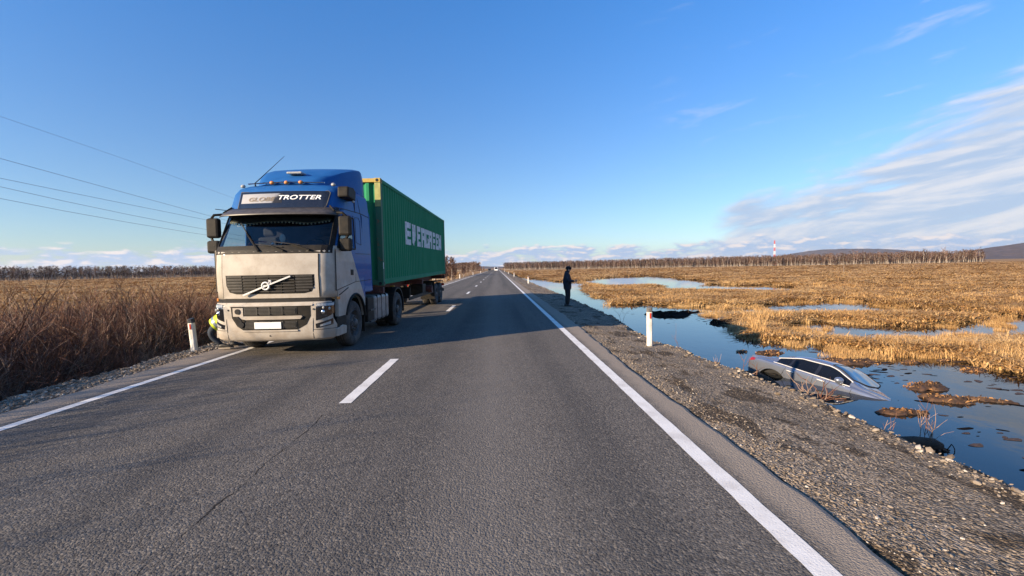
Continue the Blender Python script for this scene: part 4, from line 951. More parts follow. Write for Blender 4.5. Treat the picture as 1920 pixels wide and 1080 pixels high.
def wheel(parent, xo, y, r, sg, wd, front):
    """tyre > rim (> nuts) with its outer face at xo, turned to side sg"""
    t = MB(); pr = [(0.015, r * .58), (-.01, r * .72), (0.0, r * .90), (.035, r * .975), (.07, r), (wd - .07, r), (wd - .035, r * .975), (wd, r * .9), (wd, r * .58)]
    t.lathe([(-sg * a, b) for a, b in pr], (xo, y, r), 'x', 40); ty = t.build('wheel', RUBBER, parent, auto=50)
    g = MB()
    for k in (.10, .15, .20): g.lathe([(-sg * k, r + .001), (-sg * (k + .012), r + .001)], (xo, y, r), 'x', 40)
    g.build('tyre_groove', DARK, ty)
    rm = MB()
    if front: pr = [(.015, r * .60), (.0, r * .58), (.03, r * .54), (.10, r * .50), (.08, r * .40), (.015, r * .34), (.01, r * .20), (-.03, r * .17), (-.05, r * .10), (-.05, .001)]
    else: pr = [(.015, r * .60), (.0, r * .58), (.03, r * .54), (.13, r * .48), (.16, r * .30), (.10, r * .22), (.02, r * .20), (.0, r * .14), (.0, .001)]
    rm.lathe([(-sg * a, b) for a, b in pr], (xo, y, r), 'x', 32); rim = rm.build('rim', STEEL, ty, auto=35)
    hl = MB()
    for k in range(10):
        a = 2 * math.pi * k / 10; hl.lathe([(0, .001), (0, .030)], (xo - sg * (.075 if front else .14) , y + r * .44 * math.cos(a), r + r * .44 * math.sin(a)), 'x', 8)
    hl.build('hand_hole', DARK, ty)
    nb = MB()
    for k in range(10):
        a = 2 * math.pi * (k + .5) / 10; c = (xo - sg * (.012 if front else .10), y + r * .29 * math.cos(a), r + r * .29 * math.sin(a)); nb.lathe([(0, .016), (sg * .028, .014), (sg * .03, .001)], c, 'x', 6)
    nb.build('wheel_nut', STEEL, ty)
    return ty
build_truck()

# ------------------------------------------------------------------ container and its trailer
def mat_container():
    m = material('container_green', (0.018, 0.125, 0.062), rough=0.75, spec=0.2); w, b = nodes_of(m)
    tc = w.n('ShaderNodeTexCoord').outputs['Object']; mp = w.n('ShaderNodeMapping', {'Vector': tc, 'Scale': (1, 1, .25)})
    n = w.noise(mp, 2.2, 6, .65); n2 = w.noise(tc, 9, 5, .65)
    c = w.mix(w.ss(n, .35, .7), (0.018, 0.20, 0.095), (0.030, 0.24, 0.118))
    c = w.mix(w.m('MULTIPLY', w.ss(n, .55, .8), .3), c, (0.10, 0.16, 0.12))
    c = w.mix(w.m('MULTIPLY', w.ss(n2, .66, .76), .8), c, (0.15, 0.06, 0.028))
    w.t.links.new(c, b.inputs['Base Color']); return m
def mat_rusty(name, base):
    m = material(name, base, rough=.7); w, b = nodes_of(m); tc = w.n('ShaderNodeTexCoord').outputs['Object']
    w.t.links.new(w.mix(w.ss(w.noise(tc, 5, 6, .7), .56, .70), base, (0.22, 0.085, 0.03)), b.inputs['Base Color']); return m
CL_, CW, CH = 12.19, 2.44, 2.86
GREEN = mat_container(); RUSTG = mat_rusty('rusty_green', (0.035, 0.13, 0.07)); YRUST = mat_rusty('rusty_yellow', (0.42, 0.30, 0.07)); YGREEN = material('faded_yellow_green', (0.36, 0.36, 0.13), rough=.7, var=.3, vscale=6); LETTER = material('container_white', (0.76, 0.77, 0.77), rough=.6, var=.3, vscale=7)
cyaw = math.atan2(0.27, 12.1)
cont = empty('shipping_container', (-4.27, 12.22, 1.24), -cyaw, 'long dark green corrugated shipping container with white lettering on the trailer', 'container')
cont.rotation_euler = (R(0.75), 0, -cyaw)
PITCH, DEP = .278, .058
def corr(y):
    t = (y % PITCH) / PITCH
    if t < .26: return 0.0
    if t < .50: return -DEP * (t - .26) / .24
    if t < .76: return -DEP
    return -DEP * (1 - (t - .76) / .24)
def breaks(a, b):
    out = [a]; k = math.floor(a / PITCH)
    while k * PITCH < b:
        for t in (0, .26, .50, .76):
            v = (k + t) * PITCH
            if a + 1e-4 < v < b - 1e-4: out.append(v)
        k += 1
    return out + [b]
def build_container():
    Tt = cont; hw = CW / 2
    for sg in (-1, 1):
        ys = breaks(.14, CL_ - .12); m = MB(); m.grid([[(sg * (hw - .012 + corr(y)), y, .17), (sg * (hw - .012 + corr(y)), y, CH - .10)] for y in ys]); side = m.build('side_wall', GREEN, Tt)
        r = MB(); r.box(*sorted((sg * (hw - .06), sg * hw)), .10, CL_ - .10, CH - .105, CH - .01); r.build('top_rail', GREEN, Tt, bevel=.006)
        r = MB(); r.box(*sorted((sg * (hw - .08), sg * hw)), .10, CL_ - .10, .03, .175); r.build('bottom_rail', RUSTG if sg < 0 else GREEN, Tt, bevel=.006)
        for y in (0, CL_ - .16):
            p = MB(); p.box(*sorted((sg * (hw - .15), sg * (hw + .002))), y + .002, y + .158, .12, CH - .12); p.build('corner_post', RUSTG, Tt, bevel=.008)
            for z in (0, CH - .12):
                c = MB(); c.box(*sorted((sg * (hw - .165), sg * (hw + .006))), y - .008, y + .170, z, z + .12); cc = c.build('corner_casting', YRUST if z else RUSTG, Tt, bevel=.01)
                h = MB(); h.lathe([(0, .001), (0, .042)], (sg * (hw - .08), y - .010 if y == 0 else y + .172, z + .06), 'y', 12); h.lathe([(0, .001), (0, .042)], (sg * (hw + .008), y + .08, z + .06), 'x', 12); h.build('casting_hole', DARK, cc)
        fp = MB(); fp.box(*sorted((sg * (hw - .155), sg * (hw - .002))), -.004, .001, CH - .75, CH - .13); fp.build('corner_stripe', YGREEN, Tt)
    # front end wall, corrugated too
    xs_ = breaks(-hw + .15, hw - .15); m = MB(); m.grid([[(x, .03 - corr(x) * 1.15, .15), (x, .03 - corr(x) * 1.15, CH - .10)] for x in xs_]); m.build('end_wall', GREEN, Tt)
    m = MB(); m.box(-hw + .165, hw - .165, .0, .10, CH - .11, CH - .01); m.build('top_rail', YRUST, Tt, bevel=.006)
    m = MB(); m.box(-hw + .165, hw - .165, .0, .10, .02, .16); m.build('bottom_rail', RUSTG, Tt, bevel=.006)
    m = MB(); m.box(-hw + .05, hw - .05, .08, CL_ - .08, CH - .06, CH - .03); m.build('roof', GREEN, Tt)
    m = MB(); m.box(-hw + .05, hw - .05, .1, CL_ - .1, .06, .12); m.build('floor', DARK, Tt)
    for sg in (-1, 1):
        d = MB(); xa, xb = sorted((sg * .01, sg * (hw - .16))); d.box(xa, xb, CL_ - .08, CL_ - .03, .14, CH - .12); dr = d.build('door', GREEN, Tt)
        for x in (.3, .8):
            l = MB(); l.tube([(sg * x, CL_ - .0, .1), (sg * x, CL_ - .0, CH - .1)], .02, 6); l.build('lock_rod', STEEL, dr)
    # lettering follows the corrugation: glyphs are unions of convex strips on a 0..1 grid
    G = {'E': [((0, 0), (.30, 0), (.30, 1), (0, 1)), ((.30, 0), (1, 0), (1, .25), (.30, .25)), ((.30, .375), (.9, .375), (.9, .625), (.30, .625)), ((.30, .75), (1, .75), (1, 1), (.30, 1))],
         'V': [((0, 1), (.36, 1), (.64, 0), (.36, 0)), ((1, 1), (.64, 1), (.36, 0), (.64, 0))],
         'R': [((0, 0), (.30, 0), (.30, 1), (0, 1)), ((.30, .75), (1, .75), (1, 1), (.30, 1)), ((.70, .5), (1, .5), (1, .75), (.70, .75)), ((.30, .38), (1, .38), (1, .60), (.30, .60)), ((.70, 0), (1, 0), (1, .38), (.70, .38))],
         'G': [((0, 0), (.30, 0), (.30, 1), (0, 1)), ((.30, .75), (1, .75), (1, 1), (.30, 1)), ((.30, 0), (1, 0), (1, .25), (.30, .25)), ((.70, .25), (1, .25), (1, .52), (.70, .52)), ((.52, .40), (.70, .40), (.70, .56), (.52, .56))],
         'N': [((0, 0), (.30, 0), (.30, 1), (0, 1)), ((.70, 0), (1, 0), (1, 1), (.70, 1)), ((.06, 1), (.40, 1), (.94, 0), (.60, 0))]}
    def zrange(poly, u):
        zz = []
        for (a, b), (c, d) in zip(poly, poly[1:] + poly[:1]):
            if min(a, c) - 1e-9 <= u <= max(a, c) + 1e-9:
                if abs(c - a) < 1e-9: zz += [b, d]
                else: zz.append(b + (d - b) * (u - a) / (c - a))
        return (min(zz), max(zz)) if zz else None
    y0, y1, z0, z1 = 3.0, 11.05, 1.22, 1.98; word = 'EVERGREEN'; cell = (y1 - y0) / len(word); gw = cell * .84
    for i, ch in enumerate(word):
        m = MB(); ya = y0 + i * cell
        for poly in G[ch]:
            poly = list(poly); us = [p[0] for p in poly]; a, b = min(us), max(us)
            bs = sorted(set([ya + gw * u for u in us] + breaks(ya + gw * a, ya + gw * b)))
            for p, q in zip(bs[:-1], bs[1:]):
                if q - p < 1e-5: continue
                e = 1e-6; ra, rb = zrange(poly, (p - ya) / gw + e), zrange(poly, (q - ya) / gw - e)
                if not ra or not rb: continue
                f = lambda y, t: (hw - .012 + corr(y + (1e-6 if y == p else -1e-6)) + .004, y, z0 + (z1 - z0) * t)
                m.add([f(p, ra[0]), f(q, rb[0]), f(q, rb[1]), f(p, ra[1])], [(0, 1, 2, 3)])
        m.build('letter', LETTER, Tt)
    lbl = MB(); lbl.box(hw + .003, hw + .006, .02, .06, .45, .62); lbl.build('data_plate', WHITE, Tt)
build_container()

trailer = empty('container_trailer', (-4.27, 12.22, 0), -cyaw, 'red brown skeletal trailer under the green container with twin rear axles', 'trailer')
def build_trailer():
    T = trailer; RED = mat_rusty('trailer_red', (0.07, 0.016, 0.012)); YEL = material('trailer_yellow', (0.55, 0.36, 0.06), rough=.6)
    f = MB()
    for sx in (-.45, .45): f.prism([(.5, 1.0), (12.0, 1.10), (12.0, 1.33), (2.4, 1.21), (.5, 1.18)], lambda u, v, t: (sx + t, u, v), -.06, .06)
    frame = f.build('frame', RED, T)
    for y in (.0, 5.6, 11.85):
        b = MB(); b.box(-1.2, 1.2, y, y + .18, 1.03 + .011 * y, 1.20 + .012 * y); b.build('cross_beam', RED, T, bevel=.01)
    for sx in (-.8, .8):
        l = MB(); l.box(sx - .06, sx + .06, 2.5, 2.62, .42, 1.15); l.box(sx - .15, sx + .15, 2.44, 2.68, .40, .43); l.tube([(sx, 2.6, .6), (sx * .5, 3.3, 1.05)], .03, 6); l.build('landing_leg', YEL, T)
    tk = MB(); tk.lathe([(0, .001), (0, .16), (1.0, .16), (1.0, .001)], (.30, 7.3, .82), 'x', 16); tk.build('air_tank', RED, T)
    sb = MB()
    for sg in (-1, 1): sb.box(*sorted((sg * 1.12, sg * 1.16)), 3.4, 8.4, .60, .72); sb.box(*sorted((sg * .46, sg * 1.14)), 3.6, 3.68, .66, 1.05); sb.box(*sorted((sg * .46, sg * 1.14)), 8.1, 8.18, .66, 1.05)
    sb.build('side_guard', BLACK, T)
    tb = MB(); tb.box(.55, 1.1, 6.2, 6.9, .62, 1.06); tb.build('tool_box', BLACK, T, bevel=.02)
    for y in (9.25, 10.6):
        a = MB(); a.lathe([(-1.0, .07), (1.0, .07)], (0, y, .5), 'x', 10); a.build('axle', STEEL, T)
        for sg in (-1, 1): wheel(T, sg * 1.19, y, .5, sg, .29, False); wheel(T, sg * .86, y, .5, sg, .29, False)
    for sg in (-1, 1):
        m = MB(); m.box(*sorted((sg * .55, sg * 1.19)), 8.55, 8.57, .30, 1.12); m.build('mudflap', BLACK, T)
        m = MB(); m.box(*sorted((sg * .5, sg * 1.2)), 8.7, 11.2, 1.06, 1.09); m.build('mudguard', BLACK, T)
    m = MB(); m.box(-1.15, 1.15, 11.9, 11.98, .50, .66); m.build('underrun_bar', STEEL, T)
    for sg in (-1, 1): m = MB(); m.box(*sorted((sg * .75, sg * 1.15)), 11.98, 12.03, .78, .92); m.build('tail_lamp', material('red_lens', (.4, .02, .02), rough=.2), T)
build_trailer()

# ------------------------------------------------------------------ saloon car nose down in the ditch
CARP = material('silver_car_paint', (0.30, 0.325, 0.385), rough=0.25, metal=0.7, var=0.06, coat=0.6, vscale=4)
CARG = material('car_glass', (0.006, 0.007, 0.010), rough=0.03, var=0.1, spec=0.45)
WSG = material('car_windscreen', (0.03, 0.05, 0.06), rough=0.02, var=0.1, spec=1.0, coat=1.0)
REDL = material('tail_lamp_red', (0.30, 0.015, 0.015), rough=0.12, coat=0.8)
def curve(xs_, ys_):
    xs_ = np.array(xs_, float); ys_ = np.array(ys_, float); sl = np.gradient(ys_, xs_)
    def f(x):
        x = np.clip(x, xs_[0], xs_[-1]); i = int(np.clip(np.searchsorted(xs_, x) - 1, 0, len(xs_) - 2)); h = xs_[i + 1] - xs_[i]; t = (x - xs_[i]) / h
        return float((2 * t**3 - 3 * t**2 + 1) * ys_[i] + (t**3 - 2 * t**2 + t) * h * sl[i] + (-2 * t**3 + 3 * t**2) * ys_[i + 1] + (t**3 - t**2) * h * sl[i + 1])
    return f
cz = curve([0, .07, .25, .55, .85, 1.2, 1.6, 2.1, 2.6, 2.95, 3.25, 3.55, 4.0, 4.45, 4.75, 4.88], [.78, 1.00, 1.10, 1.13, 1.19, 1.31, 1.43, 1.485, 1.465, 1.38, 1.215, 1.045, .965, .87, .76, .62])
cbelt = curve([0, .07, .3, 1.0, 2.0, 3.0, 3.6, 4.2, 4.7, 4.88], [.72, .90, .98, 1.01, .98, .94, .91, .84, .66, .52])
cW = curve([0, .07, .3, .8, 2.0, 3.4, 4.1, 4.5, 4.75, 4.88], [.70, .79, .865, .91, .92, .92, .91, .87, .78, .66])
cT = curve([0, .07, .3, .7, 1.1, 1.6, 2.1, 2.7, 3.2, 3.6, 4.2, 4.7, 4.88], [.60, .68, .70, .66, .59, .565, .57, .60, .67, .75, .77, .70, .56])
cB = curve([0, .25, .7, 4.3, 4.88], [.38, .26, .19, .18, .30])
def profile(x):
    W, T, zt, zb, b = cW(x), cT(x), cz(x), cbelt(x), cB(x); zb = min(zb, zt - .05); h = zt - zb; e = min(.12, .30 * h)
    return [(0, b), (.80 * W, b), (.88 * W, b + .02), (.93 * W, b + .12), (.965 * W, b + .48 * (zb - b)), (1.0 * W, b + .76 * (zb - b)), (.985 * W, zb - .04), (.955 * W, zb), (T + .62 * (.93 * W - T), zb + .36 * (h - e)), (T + .04, zt - e), (T - .05, zt - e * .42), (T * .72, zt - e * .16), (T * .36, zt - .012), (0, zt)]
def dense(x, n=34):
    p = np.array(profile(x)); t = np.arange(len(p)); tt = np.linspace(0, len(p) - 1, n)
    # Catmull-Rom
    out = []
    for v in tt:
        i = min(int(v), len(p) - 2); f = v - i; p0, p1, p2, p3 = p[max(i - 1, 0)], p[i], p[i + 1], p[min(i + 2, len(p) - 1)]
        out.append(.5 * ((2 * p1) + (-p0 + p2) * f + (2 * p0 - 5 * p1 + 4 * p2 - p3) * f**2 + (-p0 + 3 * p1 - 3 * p2 + p3) * f**3))
    out = np.array(out); out[:, 0] = np.maximum(out[:, 0], 0); out[0, 0] = out[-1, 0] = 0; return out
def side_y(x, z):
    p = dense(x, 120); k = np.argmax(p[:, 0]); q = p[k:]; z = np.clip(z, q[0, 1], q[-1, 1])
    return float(np.interp(z, q[:, 1], q[:, 0]))
def top_z(x, y):
    p = dense(x, 120); k = np.argmax(p[:, 0]); q = p[k:][::-1]; return float(np.interp(abs(y), q[:, 0], q[:, 1]))
CARM = Matrix.Translation((8.8276, 14.9985, -2.5151)) @ Euler((0, 0, 0)).to_matrix().to_4x4()
_cz, _sz = math.cos(-1.2125786), math.sin(-1.2125786); _cy, _sy = math.cos(.0738565), math.sin(.0738565); _cx, _sx = math.cos(-.2281453), math.sin(-.2281453)
CARR = Matrix(((_cz, -_sz, 0), (_sz, _cz, 0), (0, 0, 1))) @ Matrix(((_cy, 0, _sy), (0, 1, 0), (-_sy, 0, _cy))) @ Matrix(((1, 0, 0), (0, _cx, -_sx), (0, _sx, _cx)))
car = empty('sedan', (0, 0, 0), 0, 'silver saloon car nose down and half sunk in the roadside ditch', 'car')
car.matrix_world = Matrix.Translation((8.8276, 14.9985, -2.5151)) @ CARR.to_4x4() @ Matrix.Scale(.95, 4)
def build_car():
    T = car; n = 34
    xs_ = sorted(set(np.round(np.concatenate([np.linspace(0, .3, 8), np.linspace(.3, 4.5, 56), np.linspace(4.5, 4.88, 9)]), 4)))
    vs, fs = [], []
    for x in xs_:
        p = dense(x, n); half = [(x, -a, z) for a, z in p]; oth = [(x, a, z) for a, z in p[1:-1]][::-1]; vs += half + oth
    m = 2 * n - 2
    for i in range(len(xs_) - 1):
        for k in range(m): fs.append((i * m + k, i * m + (k + 1) % m, (i + 1) * m + (k + 1) % m, (i + 1) * m + k))
    fs.append(tuple(range(m))); fs.append(tuple((len(xs_) - 1) * m + k for k in range(m)))
    mb = MB(); mb.add(vs, fs); me = mb.mesh('body', CARP, True)
    body = bpy.data.objects.new('body', me); COL.objects.link(body)
    cut = MB()
    for x in (1.08, 3.90):
        for sg in (-1, 1): cut.lathe([(-.16, .001), (-.16, .43), (.16, .43), (.16, .001)], (x, sg * .86, .36), 'y', 32)
    cut.v = [(1.08 + (p[0] - 1.08) * 1.22 if p[0] < 2 else p[0], p[1], p[2]) for p in cut.v]
    co_ = cut.build('cutter', DARK); bo = body.modifiers.new('arches', 'BOOLEAN'); bo.object = co_; bo.operation = 'DIFFERENCE'; bo.solver = 'EXACT'; bo.material_mode = 'TRANSFER'
    dg = bpy.context.evaluated_depsgraph_get(); me2 = bpy.data.meshes.new_from_object(body.evaluated_get(dg)); bpy.data.objects.remove(body); bpy.data.objects.remove(co_)
    if len(me2.polygons) < 500: me2 = me
    body = link('body', me2, T, auto=38)
    def patch(x0, x1, lo, hi, sg, off, nn=16, mm=5):
        P = []
        for i in range(nn + 1):
            x = x0 + (x1 - x0) * i / nn; a, b = lo(x), max(hi(x), lo(x) + .004); P.append([(x, sg * (side_y(x, a + (b - a) * j / mm) + off), a + (b - a) * j / mm) for j in range(mm + 1)])
        return P
    wlo = lambda x: cbelt(x) + .030
    whi = lambda x: min(cz(x) - min(.11, .28 * (cz(x) - cbelt(x))) , 1.35) - .005
    for sg in (-1, 1):
        rim = MB()
        for a, b, nm in ((1.08, 1.52, 'window'), (1.56, 2.36, 'window'), (2.42, 3.36, 'window')):
            g = MB(); g.grid(patch(a, b, wlo, whi, sg, .005)); g.build(nm, CARG, T, True)
        xs2 = np.linspace(1.02, 3.40, 40)
        rim.tube([(x, sg * (side_y(x, whi(x) + .012) + .008), max(whi(x) + .012, wlo(x))) for x in xs2], .017, 5); rim.tube([(x, sg * (side_y(x, wlo(x) - .012) + .008), wlo(x) - .012) for x in xs2], .012, 5); rim.build('window_trim', SILVER, T)
        for a, b in ((1.50, 1.58), (2.34, 2.44)): bp = MB(); bp.grid(patch(a, b, lambda x: wlo(x) - .01, whi, sg, .007, 2)); bp.build('window_pillar', GLOSS, T)
        sm = MB()
        for xa, xb in ((1.50, 1.30), (2.39, 2.36), (3.48, 3.42)):
            sm.tube([(xa + (xb - xa) * t, sg * (side_y(xa + (xb - xa) * t, cbelt(xa) - .03 - .62 * t) + .001), cbelt(xa) - .03 - .62 * t) for t in np.linspace(0, 1, 9)], .006, 4)
        sm.tube([(x, sg * (side_y(x, .34) + .001), .34) for x in np.linspace(1.5, 3.4, 14)], .008, 4); sm.build('door_seam', DARK, T)
        for xh in (1.56, 2.52):
            h = MB(); h.tube([(xh - .01, sg * (side_y(xh, .885) + .012), .885), (xh + .05, sg * (side_y(xh, .885) + .034), .885), (xh + .17, sg * (side_y(xh + .17, .88) + .034), .88), (xh + .22, sg * (side_y(xh + .22, .88) + .012), .88)], .016, 6); h.build('door_handle', SILVER, T, True)
        mi = MB(); mi.ball((3.14, sg * (side_y(3.16, .99) + .13), 1.03), .155, 14, 10, (.75, .95, .62)); mo = mi.build('mirror', CARP, T, True)
        mi = MB(); mi.tube([(3.20, sg * (side_y(3.2, .97) - .01), .96), (3.18, sg * (side_y(3.18, .97) + .09), .98)], .03, 6); mi.ball((3.10, sg * (side_y(3.1, .99) + .13), 1.01), .095, 12, 8, (.5, .95, .6)); mi.build('mirror_mount', BLACK, mo, True)
        tl = MB(); tl.grid(patch(.03, .34, lambda x: cbelt(x) - .17 + .35 * x, lambda x: cbelt(x) + .015, sg, .006, 8, 4)); tl.build('tail_lamp', REDL, T, True)
        hl = MB(); hl.grid(patch(4.35, 4.80, lambda x: cbelt(x) - .10, lambda x: cbelt(x) + .01, sg, .006, 8, 4)); hl.build('headlight', GLOSS, T, True)
        for xw in (1.08, 3.90):
            w = MB(); w.lathe([(sg * -.20, .2), (sg * -.20, .30), (sg * -.17, .33), (sg * -.03, .33), (0, .305), (sg * .0, .225)], (xw, sg * .83, .335), 'y', 32); ty = w.build('wheel', BLACK, T, auto=50)
            r = MB(); r.lathe([(0, .228), (sg * -.03, .215), (sg * -.06, .06), (sg * -.02, .05), (sg * -.02, .001)], (xw, sg * .83, .335), 'y', 24); r.build('rim', BLACK, ty, True)
    def toppatch(xa, xb, ya, yb, off, nn=14, mm=12):
        P = []
        for i in range(nn + 1):
            t = i / nn; row = []
            for j in range(mm + 1):
                u = j / mm * 2 - 1; x = xa(u) + (xb(u) - xa(u)) * t; hwid = ya(x); y = u * hwid
                d = .02; dzdx = (top_z(x + d, y) - top_z(x - d, y)) / (2 * d); nl = math.hypot(1, dzdx); row.append((x - dzdx / nl * off, y, top_z(x, y) + off / nl))
            P.append(row)
        return P
    ws = MB(); ws.grid(toppatch(lambda u: 2.66 + .05 * (1 - u * u), lambda u: 3.34 + .20 * (1 - u * u), lambda x: cT(x) * .97 - .02, None, .006)); ws.build('windscreen', WSG, T, True)
    fr = MB(); Q = toppatch(lambda u: 2.66 + .05 * (1 - u * u), lambda u: 3.34 + .20 * (1 - u * u), lambda x: cT(x) * .97 - .02, None, .008); fr.tube([r[0] for r in Q], .013, 5); fr.tube([r[-1] for r in Q], .013, 5); fr.tube(Q[0], .011, 5); fr.tube(Q[-1], .016, 5); fr.build('windscreen_frame', BLACK, T)
    rw = MB(); rw.grid(toppatch(lambda u: .84 - .06 * (1 - u * u), lambda u: 1.42, lambda x: cT(x) * .93 - .02, None, .006)); rw.build('rear_window', CARG, T, True)
    bs = MB(); bs.tube([(3.36 + .20 * (1 - u * u), u * .66, top_z(3.36 + .20 * (1 - u * u), u * .66) + .004) for u in np.linspace(-1, 1, 15)], .012, 5); bs.build('cowl_seam', DARK, T)
    for sg in (-1, 1):
        s_ = MB(); s_.tube([(x, sg * (cT(x) - .07), top_z(x, cT(x) - .07) + .001) for x in np.linspace(3.5, 4.6, 14)], .007, 4); s_.build('bonnet_seam', DARK, T)
    tr = MB(); tr.tube([(.10, y, top_z(.10, y) - .03) for y in np.linspace(-.62, .62, 11)], .014, 5); tr.build('boot_trim', CHROME, T)
    bp = MB(); bp.grid(patch(.02, .62, lambda x: cB(x) + .02, lambda x: cB(x) + .16, -1, .006, 8, 3)); bp.grid(patch(.02, .62, lambda x: cB(x) + .02, lambda x: cB(x) + .16, 1, .006, 8, 3)); bp.build('bumper_valance', BLACK, T, True)
build_car()

# ------------------------------------------------------------------ people
def skin_mesh(name, J, E_, mats, parent, root, sub=2, mat_of=None):
    """one continuous surface grown from joints J{name: (x, y, z, r[, r2])} and edges"""
    names = list(J); me = bpy.data.meshes.new(name); me.from_pydata([J[k][:3] for k in names], [(names.index(a), names.index(b)) for a, b in E_], [])
    o = bpy.data.objects.new(name, me); COL.objects.link(o); sk = o.modifiers.new('skin', 'SKIN'); sk.use_smooth_shade = True
    if not me.skin_vertices: me.attributes.new
    for k, v in zip(names, me.skin_vertices[0].data): v.radius = (J[k][3], J[k][4] if len(J[k]) > 4 else J[k][3]); v.use_root = (k == root)
    sb = o.modifiers.new('sub', 'SUBSURF'); sb.levels = sb.render_levels = sub
    dg = bpy.context.evaluated_depsgraph_get(); m2 = bpy.data.meshes.new_from_object(o.evaluated_get(dg)); bpy.data.objects.remove(o)
    m2.materials.clear()
    for m in (mats if isinstance(mats, (list, tuple)) else [mats]): m2.materials.append(m)
    for p in m2.polygons:
        p.use_smooth = True
        if mat_of: p.material_index = mat_of(p.center)
    return link(name, m2, parent)
SKIN = material('skin', (0.50, 0.30, 0.22), rough=.55, var=.15); NAVY = material('navy_jacket', (0.012, 0.015, 0.028), rough=.8, var=.4, vscale=10); TROU = material('dark_trousers', (0.012, 0.012, 0.016), rough=.85, var=.4, vscale=9)
WOOL = material('black_knit', (0.008, 0.008, 0.009), rough=.95, bump=.4, bscale=120); SHOE = material('dark_shoe', (0.02, 0.018, 0.016), rough=.6); SOLE = material('pale_sole', (0.45, 0.38, 0.30), rough=.7)
HIVIS = material('hi_vis_yellow', (0.62, 0.72, 0.02), rough=.6, var=.1); BAND = material('grey_reflective_band', (0.25, 0.31, 0.36), rough=.35, metal=.3); JEANS = material('blue_black_trousers', (0.022, 0.034, 0.055), rough=.85, var=.35, vscale=12)
def hand(parent, c, d, side, s=1.0):
    """palm and five bent fingers pointing along d"""
    c = Vector(c); d = Vector(d).normalized(); sd = Vector(side).normalized(); up = d.cross(sd)
    J = {'w': (*(c - d * .03 * s), .024 * s, .018 * s), 'p': (*(c + d * .03 * s), .034 * s, .016 * s), 'k': (*(c + d * .065 * s), .034 * s, .014 * s)}; E_ = [('w', 'p'), ('p', 'k')]
    for i, (o, l) in enumerate(((-.030, .060), (-.010, .070), (.010, .066), (.028, .052))):
        b = c + d * .075 * s + sd * o * s; m_ = b + d * l * .55 * s + up * .012 * s; e = m_ + d * l * .3 * s + up * .035 * s
        for nm, q, r_ in (('a', b, .0095), ('b', m_, .009), ('c', e, .0075)): J[f'{i}{nm}'] = (*q, r_ * s)
        E_ += [('k', f'{i}a'), (f'{i}a', f'{i}b'), (f'{i}b', f'{i}c')]
    t = c + d * .01 * s - sd * .036 * s; t2 = t + d * .03 * s - sd * .022 * s; t3 = t2 + d * .03 * s + sd * .006 * s
    J.update(ta=(*t, .012 * s), tb=(*t2, .0105 * s), tc=(*t3, .009 * s)); E_ += [('p', 'ta'), ('ta', 'tb'), ('tb', 'tc')]
    return skin_mesh('hand', J, E_, SKIN, parent, 'p', 1)
def shoe(parent, x, y, yaw, mat_=SHOE, z=0.0, pitch=0.0):
    m = MB(); L = .29; P = []
    for t, w, h in ((0, .030, .07), (.06, .040, .10), (.25, .042, .11), (.45, .042, .085), (.7, .050, .062), (.9, .042, .045), (1, .018, .03)):
        P.append([(L * (t - .3), w * math.cos(a), max(0, .012 + h * .5 + (h * .5) * math.sin(a))) for a in np.linspace(0, 2 * math.pi, 13)])
    m.grid(P); m.add(P[0][:-1], [tuple(range(12))]); m.add(P[-1][:-1], [tuple(range(12))]); o = m.build('shoe', mat_, parent, True); o.location = (x, y, z); o.rotation_euler = (0, pitch, yaw)
    s = MB(); s.prism([(-.09, -.042), (.06, -.046), (.15, -.052), (.20, -.03), (.205, .0), (.19, .035), (.14, .048), (.06, .042), (-.09, .038)], lambda u, v, t: (u, v, t), 0, .022); so = s.build('sole', SOLE, o, bevel=.004)
    return o
man = empty('person', (3.06, 19.6, float(terrain_z(3.06, 19.6))), R(-8), 'standing person in dark clothes and black knit hat looking down at the flooded ditch', 'person')
